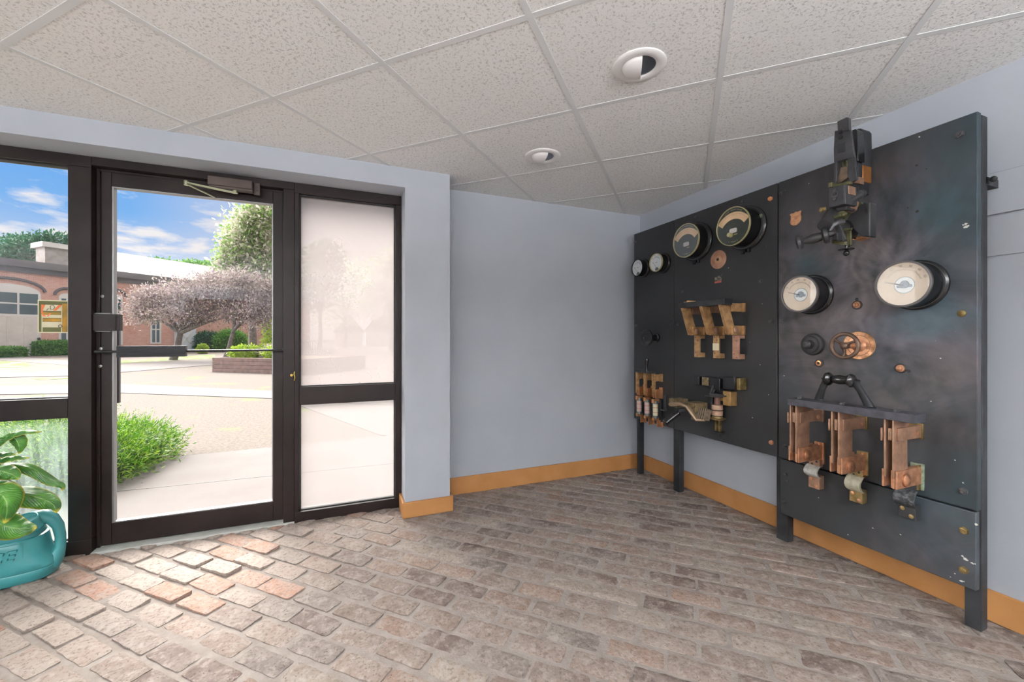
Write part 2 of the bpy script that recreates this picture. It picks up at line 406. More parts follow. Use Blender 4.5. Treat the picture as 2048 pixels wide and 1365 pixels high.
def make_floor():
    rg = np.random.RandomState(5); V = []; Fc = []; C = []; MI = []
    # mortar bed as a gently uneven grid
    nx, ny = 90, 90; xs = np.linspace(X_L, X_R + .1, nx); ys = np.linspace(Y_REAR, Y_B + .02, ny)
    for j in range(ny):
        for i in range(nx): V.append((xs[i], ys[j], -.0025 + rg.uniform(-.001, .001))); C.append((.3, .26, .23, 1))
    for j in range(ny - 1):
        for i in range(nx - 1): a = j * nx + i; Fc.append((a, a + 1, a + nx + 1, a + nx)); MI.append(1)
    q = math.sqrt(.5); A1 = np.array([q, -q]); A2 = np.array([q, q])      # along a course / across courses
    P1, P2 = .216, .106; nu, nv = 10, 6
    for r in range(-64, 30):
        for k in range(-40, 40):
            L = .197 + rg.uniform(-.010, .008); W = .086 + rg.uniform(-.007, .005)
            c1 = -.590 + P1 * (k + (.5 if r % 2 else 0)) + .0965 + rg.uniform(-.008, .008); c2 = 1.459 + P2 * r - .04 + rg.uniform(-.004, .004)
            ctr = A1 * c1 + A2 * c2
            if not (X_L - .1 < ctr[0] < X_R + .05 and Y_REAR < ctr[1] < Y_B + .02): continue
            far = ctr[1] < -.9
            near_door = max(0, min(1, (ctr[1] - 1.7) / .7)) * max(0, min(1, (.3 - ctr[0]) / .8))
            rot = rg.uniform(-.03, .03); hh = .0022 + rg.uniform(-.0018, .0022) + near_door * rg.uniform(0, .009)
            tx, ty = rg.uniform(-1, 1, 2) * (.016 + .085 * near_door)
            ty += .03 * near_door; rr = rg.uniform(.005, .013) if near_door < .4 else rg.uniform(.003, .008)
            # colour of this brick
            p = rg.rand(); dark = rg.rand()
            base = np.array([.265, .215, .185])
            if p < .16: base = np.array([.165, .125, .112])
            elif p < .28: base = np.array([.215, .190, .175])
            elif p < .46: base = np.array([.29, .215, .175])
            elif p < .58: base = np.array([.32, .28, .24])
            base = base * rg.uniform(.78, 1.04) * (.93, .87, .85)
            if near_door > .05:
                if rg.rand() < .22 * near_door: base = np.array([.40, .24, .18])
                else: base = base * (1 - .75 * near_door) + np.array([.50, .42, .37]) * .75 * near_door  # paler towards the door: the pool of daylight is painted into the tint
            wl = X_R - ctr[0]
            if wl < .35: base = base * (.62 + wl)           # darker towards the right wall
            a_u, a_v = (nu, nv) if not far else (4, 3)
            us = np.linspace(-1, 1, a_u + 1); vs_ = np.linspace(-1, 1, a_v + 1)
            ph = rg.uniform(0, 6.28, 6); b0 = len(V)
            for vj in range(a_v + 1):
                for ui in range(a_u + 1):
                    u, v = us[ui] * L / 2, vs_[vj] * W / 2
                    # rounded outline
                    eu, ev = abs(u) - (L / 2 - rr), abs(v) - (W / 2 - rr)
                    if eu > 0 and ev > 0:
                        d = math.hypot(eu, ev)
                        if d > rr: u = math.copysign(L / 2 - rr + eu * rr / d, u); v = math.copysign(W / 2 - rr + ev * rr / d, v)
                    edge = min(L / 2 - abs(u), W / 2 - abs(v)); fall = 0
                    wob = .0010 * (math.sin(u * 60 + ph[0]) + math.sin(v * 90 + ph[1]) + math.sin((u + v) * 110 + ph[2]))
                    border = ui in (0, a_u) or vj in (0, a_v)
                    if border: u += .0012 * math.sin(v * 160 + ph[3]); v += .0013 * math.sin(u * 70 + ph[5])
                    z = hh + wob * .6 - (.0030 if border else 0) + u * tx * .35 + v * ty
                    du, dv = u + rot * -v, v + rot * u
                    pos = ctr + A1 * du + A2 * dv
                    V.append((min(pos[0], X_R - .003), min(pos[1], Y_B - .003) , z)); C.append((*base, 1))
            for vj in range(a_v):
                for ui in range(a_u):
                    a = b0 + vj * (a_u + 1) + ui; Fc.append((a, a + 1, a + a_u + 2, a + a_u + 1)); MI.append(0)
            # skirt to the bed
            ring = [b0 + i for i in range(a_u + 1)] + [b0 + (a_u + 1) * j + a_u for j in range(1, a_v + 1)] + [b0 + (a_u + 1) * a_v + i for i in range(a_u - 1, -1, -1)] + [b0 + (a_u + 1) * j for j in range(a_v - 1, 0, -1)]
            s0 = len(V)
            for i_ in ring: x, y, z = V[i_]; V.append((x, y, -.016)); C.append((base[0] * .8, base[1] * .75, base[2] * .7, 1))
            m_ = len(ring)
            for i_ in range(m_): Fc.append((ring[i_], s0 + i_, s0 + (i_ + 1) % m_, ring[(i_ + 1) % m_])); MI.append(0)
    me = bpy.data.meshes.new('floor'); me.from_pydata(V, [], Fc); me.materials.append(brick_m); me.materials.append(mortar_m)
    me.polygons.foreach_set('material_index', MI); me.polygons.foreach_set('use_smooth', [True] * len(Fc))
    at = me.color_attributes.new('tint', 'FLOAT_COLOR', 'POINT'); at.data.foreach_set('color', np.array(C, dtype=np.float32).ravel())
    me.update(); me.set_sharp_from_angle(angle=R(50))
    o = bpy.data.objects.new('floor', me); col.objects.link(o); structure(o)
make_floor()

# ------------------------------------------------------------------ glazed entrance
def window(name, x0, x1, glz, mid=(.722, .828), fw=.04, g_lo=glass_m, g_hi=glass_m, z0=.072, z1=2.018, yf=Y_F, lr=(.03, .03), dep=.09):
    m = MB()
    m.box((x0, yf, 0), (x1, yf + dep, z0)); m.box((x0, yf, z1), (x1, yf + dep, HZ)); m.box((x0, yf, z0), (x0 + lr[0], yf + dep, z1)); m.box((x1 - lr[1], yf, z0), (x1, yf + dep, z1))
    if mid: m.box((x0 + lr[0], yf, mid[0]), (x1 - lr[1], yf + dep, mid[1]))
    fr = m.build(name, bronze_m, bevel=.0025); structure(fr)
    spans = [(z0, mid[0], g_lo), (mid[1], z1, g_hi)] if mid else [(z0, z1, g_hi)]
    for a, b, g in spans:
        MB().box((x0 + lr[0] - .004, yf + .042, a - .004), (x1 - lr[1] + .004, yf + .048, b + .004)).build('glass_pane', g, fr, smooth=0)
        m = MB(); t = .006
        xa, xb = x0 + lr[0], x1 - lr[1]
        for p, q in (((xa, yf + .028, a), (xa + t, yf + .062, b)), ((xb - t, yf + .028, a), (xb, yf + .062, b)), ((xa + t, yf + .028, a), (xb - t, yf + .062, a + t)), ((xa + t, yf + .028, b - t), (xb - t, yf + .062, b))): m.box(p, q)
        m.build('glazing_bead', gasket_m, fr, smooth=0)
    return fr
w1 = window('window_1', -2.62, -1.222, None, g_lo=glass_fog_m, g_hi=glass_m, mid=(.722, .822), lr=(.05, .092), z0=.082, z1=2.022)
w2 = window('window_2', -.284, .350, None, g_lo=glass_wash_m, g_hi=glass_glare_m, mid=(.722, .830), lr=(.026, .040), z0=.064)
w3 = window('window_3', X_L, -2.62, None, lr=(.05, .05))
# door frame (header, posts, jamb stops) and threshold
m = MB(); m.box((-1.222, Y_F, 2.036), (-.284, Y_F + .09, HZ)); m.box((-.344, Y_F + .004, 0), (-.284, Y_F + .09, 2.036)); m.box((-1.222, Y_F + .045, 0), (-1.206, Y_F + .09, 2.036)); m.box((-1.206, Y_F + .045, 2.022), (-.344, Y_F + .09, 2.036))
structure(m.build('trim_2', bronze_m, bevel=.002))
conc_m = mat('pale_threshold', rough=.8, fn=mottled((.55, .56, .52), (.66, .67, .63), 14, bs=.2, bsc=90))
m = MB(); m.box((-1.222, Y_F - .012, -.01), (-.284, Y_F + .14, .012)); structure(m.build('trim_3', conc_m, bevel=.003))
# door leaf
YD = Y_F + .048
DL, DR, DZ0, DZ1 = -1.203, -.350, .018, 2.028
gx0 = ony(223, 700, YD).x; gx1 = ony(546, 700, YD).x; gz0 = .132; gz1 = 1.950
m = MB(); m.box((DL, YD, DZ0), (gx0, YD + .045, DZ1)); m.box((gx1, YD, DZ0), (DR, YD + .045, DZ1)); m.box((gx0, YD, DZ0), (gx1, YD + .045, gz0)); m.box((gx0, YD, gz1), (gx1, YD + .045, DZ1))
door = m.build('door_1', bronze_m, bevel=.002); structure(door)
MB().box((gx0 - .003, YD + .020, gz0 - .003), (gx1 + .003, YD + .026, gz1 + .003)).build('glass_pane', glass_m, door, smooth=0)
m = MB()
for p, q in (((gx0, YD + .004, gz0), (gx0 + .008, YD + .038, gz1)), ((gx1 - .006, YD + .004, gz0), (gx1, YD + .038, gz1)), ((gx0 + .008, YD + .004, gz0), (gx1 - .006, YD + .038, gz0 + .006)), ((gx0 + .008, YD + .004, gz1 - .006), (gx1 - .006, YD + .038, gz1))): m.box(p, q)
bd = m.build('glazing_bead', alu_m, door, smooth=0); bd['label'] = 'bright aluminium glazing bead'
# push bar: thin rod with a ribbed pad
pa = ony(190, 706, YD - .055); pb = ony(566, 699, YD - .055); zr = (pa.z + pb.z) / 2
m = MB(); m.cyl((pa.x, YD - .055, zr), (pb.x, YD - .055, zr), .0065); m.cyl((pa.x + .004, YD, zr), (pa.x + .004, YD - .058, zr), .008, n=14); m.cyl((pb.x - .004, YD + .0, zr), (pb.x - .004, YD - .058, zr), .008, n=14)
rod = m.build('push_bar', black_al_m, door)
qa = ony(234, 710, YD - .07); qb = ony(372, 708, YD - .07); m = MB(); 
m.box((qa.x, YD - .078, zr - .030), (qb.x, YD - .048, zr + .030))
for k in range(7): m.box((qa.x + .001, YD - .0805, zr - .026 + k * .0078), (qb.x - .001, YD - .078, zr - .022 + k * .0078))
m.build('push_pad', black_al_m, rod, bevel=.001)['label'] = 'ribbed black push pad'
# lock box on the stile
la = ony(183, 628, YD - .03); lb = ony(240, 662, YD - .03)
m = MB(); m.box((la.x + .004, YD - .034, lb.z), (lb.x, YD, la.z)); m.box((lb.x - .016, YD - .036, lb.z + .001), (lb.x - .014, YD - .034, la.z - .001))
lk = m.build('lock_case', bronze_m, door, bevel=.002)
m = MB()
for zz in (la.z + .003, lb.z - .003): m.box((la.x + .006, YD - .018, zz - .003), (la.x + .07, YD, zz + .003))
m.build('keeper', alu_m, lk, bevel=.001)
m = MB()
for px_, py_ in ((205, 593), (202, 698), (201, 733)):
    p = ony(px_, py_, YD); m.lathe((p.x, YD, p.z), (0, -1, 0), [(0, .009), (.003, .008), (.0045, 0)], 14)
m.build('screw', alu_m, door)
# outside pull: flat bar behind the glass
p0 = ony(228, 722, YD + .10); p1 = ony(240, 806, YD + .10)
m = MB(); m.box((p0.x, YD + .085, p1.z), (p1.x, YD + .110, 1.20)); m.cyl((p0.x + .012, YD + .045, 1.15), (p0.x + .012, YD + .09, 1.15), .008, n=12); m.cyl((p0.x + .012, YD + .045, p1.z + .04), (p0.x + .012, YD + .09, p1.z + .04), .008, n=12)
m.build('pull_handle', black_al_m, door, bevel=.002)
# closer body on the header with arm
c0 = ony(417, 352, Y_F - .03); c1 = ony(506, 383, Y_F - .03)
m = MB(); zt = c0.z - .003; zb = zt - .062
m.box((c0.x, Y_F - .052, zb + .012), (c1.x, Y_F, zt)); m.box((c0.x + .004, Y_F - .046, zb), (c1.x, Y_F, zb + .014)); m.box((c1.x, Y_F - .012, zb - .006), (c1.x + .032, Y_F, zt + .004))
cl = m.build('door_closer', mat('closer_bronze', rough=.35, metal=.5, fn=mottled((.075, .058, .052), (.11, .085, .075), 8)), bevel=.003); cl.parent = None
tag(cl, 'bronze overhead door closer with folded arm above the glass door', 'door closer')
green_brass_m = mat('brass_arm', (.42, .45, .30), .3, .8)  # one even greenish brass colour for the arm
hx = (c0.x + c1.x) / 2 + .02; hb = ony(382, 362, Y_F + .0)
m = MB(); m.cyl((hx, Y_F - .03, zb + .004), (hx, Y_F - .03, zb - .016), .013, n=18)
m.bar((hx, Y_F - .03, zb - .014), (hb.x, Y_F - .075, zb - .002), .020, .007); m.bar((hb.x, Y_F - .075, zb - .008), (hb.x + .10, YD, zb - .030), .014, .006)
m.cyl((hb.x, Y_F - .075, zb - .016), (hb.x, Y_F - .075, zb + .008), .012, n=16)
m.build('arm', green_brass_m, cl, bevel=.001)
m = MB()
for dz in (.020, .040): m.lathe((c1.x + .018, Y_F - .012, zb + dz), (0, -1, 0), [(0, .005), (.002, .0045), (.003, 0)], 12)
m.build('screw', black_al_m, cl)
# brass key in the right-hand post
brass_m = mat('polished_brass', (.72, .53, .16), .25, .9)
p = ony(588, 752, Y_F); root = empty('door_key', (p.x, Y_F, p.z), 'small brass key and ring hanging in the lock of the door post', 'key')
m = MB(); m.cyl((-.012, 0, .004), (-.012, -.010, .004), .008, n=14); m.box((-.018, -.022, .001), (-.006, -.010, .007)); m.build('key', brass_m, root, bevel=.0008)
m = MB(); m.tube([(.004, -.012, .026), (.002, -.014, .010), (.006, -.013, -.01), (.002, -.012, -.030)], [.004, .0035, .004, .003], 8); m.build('tag', brass_m, root)

# no-smoking sticker seen from behind, on the left pane
yel_m = mat('sticker_ochre', (.50, .27, .02), .5, fn=mottled((.16, .12, .01), (.62, .30, .01), 14, .3, .7))
olive_m = mat('sticker_olive', (.10, .105, .02), .5)
cream_m = mat('sticker_cream', (.80, .74, .52), .5)
org_m = mat('sticker_orange', (.85, .20, .05), .5)
blk_m = mat('ink_black', (.015, .015, .012), .5)
DF = Fr((0, Y_F + .040, 0), (1, 0, 0), (0, -1, 0))
S = DF.root(105, 633, 'notice_sticker', 'yellow and black no smoking sticker seen from behind on the left glass', 'sticker')
a = S.L(75.5, 600); b = S.L(135, 666.5); x0, x1, y0, y1 = a.x, b.x, b.y, a.y; W_ = x1 - x0; H_ = y1 - y0
def SX(f): return x0 + W_ * f
def SY(f): return y1 - H_ * f
MB().box((x0, y0, -.001), (x1, y1, .0005)).build('backing', cream_m, S.e, smooth=0)
MB().box((SX(.04), SY(.97), .0005), (SX(1), SY(.03), .0010)).build('field', olive_m, S.e, smooth=0)
MB().box((SX(.82), SY(.96), .0010), (SX(1), SY(.10), .0014)).build('side_band', yel_m, S.e, smooth=0)
m = MB()
for f0, f1 in ((.14, .33), (.45, .54), (.66, .83)): m.box((SX(.16), SY(f1), .0012), (SX(.80), SY(f0), .0016))
m.box((SX(.13), SY(.97), .0012), (SX(.165), SY(.14), .0016)); m.box((SX(.79), SY(.97), .0012), (SX(.82), SY(.14), .0016)); m.build('white_panel', cream_m, S.e, smooth=0)
m = MB()
for f0, f1 in ((.56, .65), (.37, .44)): m.box((SX(.17), SY(f1), .0012), (SX(.78), SY(f0), .0017))
m.build('amber_band', yel_m, S.e, smooth=0)
m = MB(); m.prism([(SX(.12), SY(.14), .0017), (SX(.26), SY(.14), .0017), (SX(.18), SY(.30), .0017), (SX(.18), SY(.42), .0017), (SX(.30), SY(.50), .0017), (SX(.18), SY(.50), .0017), (SX(.12), SY(.40), .0017)], (0, 0, .0004))
m.prism([(SX(.70), SY(.14), .0017), (SX(.82), SY(.14), .0017), (SX(.62), SY(.32), .0017), (SX(.52), SY(.32), .0017)], (0, 0, .0004)); m.prism([(SX(.30), SY(.50), .0017), (SX(.40), SY(.40), .0017), (SX(.46), SY(.40), .0017), (SX(.36), SY(.50), .0017)], (0, 0, .0004))
m.build('prohibition_ring', org_m, S.e, smooth=0)
m = MB(); m.tube([(SX(.30), SY(.31), .002), (SX(.36), SY(.26), .002), (SX(.44), SY(.28), .002), (SX(.42), SY(.18), .002), (SX(.52), SY(.15), .002), (SX(.58), SY(.22), .002), (SX(.52), SY(.28), .002), (SX(.44), SY(.28), .002)], .0013, 6)
m.build('smoke_mark', blk_m, S.e); m = MB(); m.torus((SX(.76), SY(.79), .002), (0, 0, 1), .007, .0013, 20, 6); m.build('ring_mark', blk_m, S.e)

# ------------------------------------------------------------------ watering can and plant
teal_m = mat('teal_plastic', (.045, .36, .34), .33, 0, .5, fn=mottled((.040, .235, .25), (.055, .28, .295), 4, bs=.08, bsc=200))
CANX, CANY = -1.485, 2.665
can = empty('watering_can', (CANX, CANY, .003), 'teal plastic watering can on the brick floor by the left window', 'watering can')
can.rotation_euler = (0, 0, R(3)); can.scale = (1, 1, 1.12)
def sup(a, bx, by, e=2.6):
    c, s_ = math.cos(a), math.sin(a); return (bx * math.copysign(abs(c) ** (2 / e), c), by * math.copysign(abs(s_) ** (2 / e), s_))
def loops(rows, n=56, e=2.7, cap=True):
    m = MB(); vs = []; fs = []
    for (z, bx, by, ox) in rows:
        for k in range(n):
            x, y = sup(2 * math.pi * k / n, bx, by, e); vs.append((x + ox, y, z))
    for i in range(len(rows) - 1):
        for k in range(n):
            k2 = (k + 1) % n; fs.append((i * n + k, i * n + k2, (i + 1) * n + k2, (i + 1) * n + k))
    if cap: fs.append(tuple(range(n - 1, -1, -1))); fs.append(tuple((len(rows) - 1) * n + k for k in range(n)))
    return m.add(vs, fs)
body = loops([(0, .185, .088, 0), (.010, .205, .103, 0), (.048, .215, .110, 0), (.052, .212, .107, 0), (.056, .216, .111, 0), (.085, .214, .112, -.004), (.11, .200, .112, -.016), (.14, .196, .112, -.020), (.180, .192, .111, -.023), (.184, .185, .108, -.026), (.188, .187, .110, -.026), (.210, .180, .104, -.026), (.232, .158, .092, -.028), (.248, .118, .072, -.03), (.254, .05, .04, -.03)], e=2.5)
body.build('body', teal_m, can, smooth=50)
m = MB()
# handle: an arched loop from the filler neck down the right end
m.tube([(.09, 0, .215), (.125, 0, .238), (.160, 0, .246), (.190, 0, .232), (.209, 0, .200), (.217, 0, .155), (.216, 0, .11), (.206, 0, .078), (.185, 0, .055)], [.050, .046, .038, .029, .025, .023, .024, .034, .05], 20, .82)
hd = m.build('handle', teal_m, can, smooth=60)
m = MB(); m.lathe((.118, -.040, .222), (.02, -.32, 1), [(0, .055), (.030, .047), (.042, .043), (.044, .039), (.012, .036)], 36)
m.build('filler_neck', teal_m, can, smooth=60)
m = MB(); m.tube([(.07, 0, .262), (-.02, 0, .285), (-.12, 0, .283), (-.18, 0, .262), (-.20, 0, .225)], [.020, .019, .019, .019, .022], 14, .7); m.build('carrying_grip', teal_m, can, smooth=60)
m = MB(); m.tube([(-.19, 0, .06), (-.26, 0, .12), (-.34, 0, .24), (-.40, 0, .31)], [.035, .026, .018, .015], 14); m.build('spout', teal_m, can, smooth=60)
# raised plaque with lettering on the front
def on_can(x, z, off=0.0):
    # y of the superellipse front at x
    bx, by, e = .1955, .1122, 2.5
    return -by * (1 - min(.999, abs(x + .020) / bx) ** e) ** (1 / e) - off
m = MB(); N = 24; vs = []; fs = []
px0, px1, pz0, pz1 = -.175, .128, .084, .176
outl = []
for (cx2, cz2, a0) in ((px1 - .018, pz1 - .018, 0), (px0 + .018, pz1 - .018, 90), (px0 + .018, pz0 + .018, 180), (px1 - .018, pz0 + .018, 270)):
    for k in range(6): a = R(a0 + 18 * k); outl.append((cx2 + .018 * math.cos(a), cz2 + .018 * math.sin(a)))
dense = []
for i in range(len(outl)):
    a, b = outl[i], outl[(i + 1) % len(outl)]; L_ = math.hypot(a[0] - b[0], a[1] - b[1]); nn = max(1, int(L_ / .01))
    for k in range(nn): dense.append((a[0] + (b[0] - a[0]) * k / nn, a[1] + (b[1] - a[1]) * k / nn))
m.tube([(x, on_can(x, z, .0015), z) for x, z in dense + dense[:1]], .0017, 8); m.build('plaque', teal_m, can)
def bent_text(body, size, x_c, z_c, shear):
    c = bpy.data.curves.new('t', 'FONT'); c.body = body; c.size = size; c.extrude = .0045; c.offset = .0014; c.align_x = 'RIGHT'; c.align_y = 'CENTER'; c.shear = shear; c.resolution_u = 6; c.space_character = 1.08
    o = bpy.data.objects.new('t', c); col.objects.link(o)
    dg = bpy.context.evaluated_depsgraph_get(); me = bpy.data.meshes.new_from_object(o.evaluated_get(dg)); bpy.data.objects.remove(o)
    for v in me.vertices:
        x, y, z = v.co; X = x * 1.15 + x_c; v.co = (X, on_can(X, 0, .0035) - z, y + z_c)
    me.materials.clear(); me.materials.append(teal_m)
    r = bpy.data.objects.new('lettering', me); col.objects.link(r); r.parent = can; return r
bent_text('ACE', .056, .106, .130, .22)

# peace lily
def f_leaf(t, b, v):
    uv = t.new('ShaderNodeUVMap'); sp = t.new('ShaderNodeSeparateXYZ'); t.link(uv.outputs[0], sp.inputs[0])
    n = t.noise(v, 14, 3); c = t.ramp(n, [(.35, (.018, .095, .014)), (.65, (.075, .235, .025))])
    edge = t.math('ABSOLUTE', t.math('SUBTRACT', sp.outputs[1], .5)); tip = sp.outputs[0]
    yl = t.math('MAXIMUM', t.ramp(edge, [(.44, 0.0), (.5, .8)]), t.ramp(tip, [(.88, 0.0), (.97, 1.0)]))
    c = t.mix(yl, c, (.55, .46, .04)); mid = t.ramp(edge, [(.0, .6), (.03, 0.0)]); c = t.mix(mid, c, (.35, .52, .16)); t.link(c, b.inputs['Base Color'])
    wv = t.math('SINE', t.math('MULTIPLY', t.math('SUBTRACT', tip, t.math('MULTIPLY', edge, .6)), 120)); set_bump(t, b, wv, .25, .004)
    b.inputs['Transmission Weight'].default_value = 0; b.inputs['Subsurface Weight'].default_value = .0
leaf_m = mat('glossy_leaf', rough=.28, spec=.5, fn=f_leaf)
stem_m = mat('green_stem', (.10, .26, .05), .5)
def leaf(pts, width, parent, nrm=(0, -1, .6), curl=.25, name='leaf'):
    pts = [Vector(p) for p in pts]
    # catmull-rom resample
    def cr(t):
        n = len(pts) - 1; x = t * n; i = min(int(x), n - 1); f = x - i
        p0 = pts[max(i - 1, 0)]; p1 = pts[i]; p2 = pts[i + 1]; p3 = pts[min(i + 2, n)]
        return .5 * ((2 * p1) + (p2 - p0) * f + (2 * p0 - 5 * p1 + 4 * p2 - p3) * f * f + (3 * p1 - p0 - 3 * p2 + p3) * f ** 3)
    N, Wn = 22, 8; me = bpy.data.meshes.new(name); V = []; Fs = []; UV = []
    nn = Vector(nrm).normalized()
    for i in range(N + 1):
        t = i / N; p = cr(t); d = (cr(min(1, t + .02)) - cr(max(0, t - .02))).normalized(); sx = d.cross(nn).normalized(); up = sx.cross(d)
        wd = width * (math.sin(math.pi * min(1, t ** .75)) ** .8) * (1 - .15 * t) + .0008
        for j in range(Wn + 1):
            s_ = j / Wn * 2 - 1; V.append(p + sx * (s_ * wd / 2) + up * (-abs(s_) ** 1.5 * wd * curl + .002 * math.sin(t * 30 + s_ * 4))); UV.append((t, j / Wn))
    for i in range(N):
        for j in range(Wn): a = i * (Wn + 1) + j; Fs.append((a, a + 1, a + Wn + 2, a + Wn + 1))
    me.from_pydata([tuple(v) for v in V], [], Fs); me.materials.append(leaf_m); uvl = me.uv_layers.new(name='UVMap')
    for pl in me.polygons:
        for li in pl.loop_indices: uvl.data[li].uv = UV[me.loops[li].vertex_index]
    me.polygons.foreach_set('use_smooth', [True] * len(me.polygons)); me.update()
    o = bpy.data.objects.new(name, me); col.objects.link(o); o.parent = parent
    s_ = o.modifiers.new('thick', 'SOLIDIFY'); s_.thickness = .0012; return o
PX, PY = -1.68, 2.28
plant = empty('peace_lily', (PX, PY, 0), 'leafy green potted plant with drooping leaves over the teal watering can', 'plant')
terra = mat('terracotta', (.42, .17, .09), .8, fn=mottled((.36, .14, .07), (.46, .20, .11), 8))
m = MB(); m.lathe((0, 0, .002), (0, 0, 1), [(0, .09), (.20, .125), (.205, .138), (.235, .140), (.236, .125), (.215, .120), (.21, 0)], 36); m.build('pot', terra, plant)
def LP(px, py, y): p = ony(px, py, y); return (p.x - PX, p.y - PY, p.z)
c0_ = (0, 0, .24)
LV = [([(-30, 905), (10, 874), (42, 863), (83, 864)], 2.40, .050, (0, -.5, 1)),
      ([(20, 868), (32, 880), (38, 893), (38, 908)], 2.40, .055, (0, -1, .2)),
      ([(-40, 920), (-10, 909), (12, 907), (31, 909)], 2.36, .05, (0, -.3, 1)),
      ([(-40, 925), (0, 918), (30, 914), (59, 916)], 2.36, .05, (0, -.3, 1)),
      ([(-40, 950), (0, 930), (55, 934), (98, 958), (122, 970), (125, 982)], 2.44, .055, (0, -.5, 1)),
      ([(-30, 935), (0, 942), (25, 950), (37, 959)], 2.36, .065, (0, -1, .5)),
      ([(-30, 960), (0, 968), (22, 974), (41, 983)], 2.38, .060, (0, -.7, .8)),
      ([(-50, 975), (0, 986), (50, 990), (88, 1000), (108, 1012), (112, 1027)], 2.42, .095, (0, -.75, .7)),
      ([(-20, 985), (4, 992), (14, 1012), (10, 1048)], 2.30, .105, (.2, -1, .2)),
      ([(-15, 1035), (8, 1052), (38, 1058), (74, 1056)], 2.36, .105, (0, -.9, .5))]
for pts, yy, wd, nr in LV:
    P3 = [LP(x, y, yy) for x, y in pts]; leaf(P3, wd, plant, nr)
    a = Vector(P3[0]); m = MB(); m.tube([c0_, ((a.x) * .4, a.y * .5, max(.26, a.z * .8)), P3[0], P3[1]], [.005, .0045, .004, .002], 8); m.build('stem', stem_m, plant)
for k in range(6):
    an = R(120 + k * 40); P3 = [(.02 * math.cos(an), .02 * math.sin(an), .25), (.10 * math.cos(an), .10 * math.sin(an), .45), (.22 * math.cos(an), .16 * math.sin(an), .56), (.32 * math.cos(an), .2 * math.sin(an), .50)]
    leaf(P3, .08, plant, (0, 0, 1))

# ------------------------------------------------------------------ outdoors: ground
def ground_mat(name, c1, c2, sc, bsc=60, bs=.4, extra=None):
    def fn(t, b, v):
        n = t.noise(v, sc, 6, .65); c = t.ramp(n, [(.35, c1), (.65, c2)])
        if extra: c = t.mix(t.ramp(t.noise(v, extra[0], 3), [(extra[1], 0.0), (extra[1] + .12, 1.0)]), c, extra[2])
        t.link(c, b.inputs['Base Color']); set_bump(t, b, t.noise(v, bsc, 4, .7), bs, .02)
    return mat(name, rough=.9, spec=.15, fn=fn)
gravel_m = ground_mat('dormant_turf', (.105, .085, .072), (.165, .142, .125), 30, 45, .6, (.9, .60, (.13, .16, .06)))
path_m = ground_mat('concrete_path', (.145, .130, .123), (.165, .150, .143), 3, 80, .15)
apron_m = ground_mat('concrete_apron', (.145, .130, .125), (.160, .146, .139), 2.0, 100, .12)
lawn_m = ground_mat('green_lawn', (.075, .14, .02), (.14, .20, .05), 20, 50, .6, (2.0, .50, (.30, .27, .20)))
GZ = -.03
m = MB(); m.add([(-60, Y_B + .1, GZ), (70, Y_B + .1, GZ), (70, 110, GZ), (-60, 110, GZ)], [(0, 1, 2, 3)]); g = m.build('ground', gravel_m, smooth=0); structure(g)
def strip(name, pix, mt, z):
    pts = [onz(x, y, z) for x, y in pix]; m = MB(); m.prism(pts[::-1], (0, 0, -.02)); o = m.build(name, mt, smooth=0); structure(o); return o
# entrance apron: from the building to the measured edge line
ea, eb = onz(380, 911, GZ + .022), onz(753, 874, GZ + .022); dd = (eb - ea).normalized()
m = MB(); P0 = ea - dd * 6; P1 = eb + dd * 9
m.prism([(P0.x, P0.y, GZ), (P1.x, P1.y, GZ), (P1.x + 1, Y_B + .12, GZ), (P0.x, Y_B + .12, GZ)], (0, 0, .022)); ap = m.build('entrance_apron', apron_m, smooth=0); structure(ap)
ja, jb = onz(230, 984, GZ + .022), onz(545, 952, GZ + .022); jd = (jb - ja).normalized()
m = MB(); m.bar(ja - jd * 3 + Vector((0, 0, .0005)), jb + jd * 6 + Vector((0, 0, .0005)), .008, .003); structure(m.build('apron_joint', gasket_m, ap))
strip('far_path', [(-60, 774), (240, 768), (560, 783), (900, 800), (900, 818), (545, 797), (240, 786), (-60, 790)], path_m, GZ + .012)
strip('diagonal_path', [(598, 811), (900, 800), (1100, 900), (760, 870)], path_m, GZ + .010)
strip('left_path', [(-80, 742), (60, 745), (140, 737), (240, 730), (540, 716), (560, 719), (240, 745), (140, 752), (-80, 757)], path_m, GZ + .014)
strip('near_building_path', [(-60, 713), (40, 714), (140, 722), (240, 720), (240, 726), (140, 731), (20, 722), (-60, 718)], path_m, GZ + .010)
strip('lawn_patch', [(-80, 723), (20, 723), (80, 728), (40, 735), (-80, 737)], lawn_m, GZ + .006)
strip('lawn_strip', [(240, 722), (400, 711), (430, 709), (430, 717), (330, 722), (240, 727)], lawn_m, GZ + .006)
strip('lawn_edge', [(60, 757), (140, 754), (140, 758), (80, 760)], lawn_m, GZ + .006)
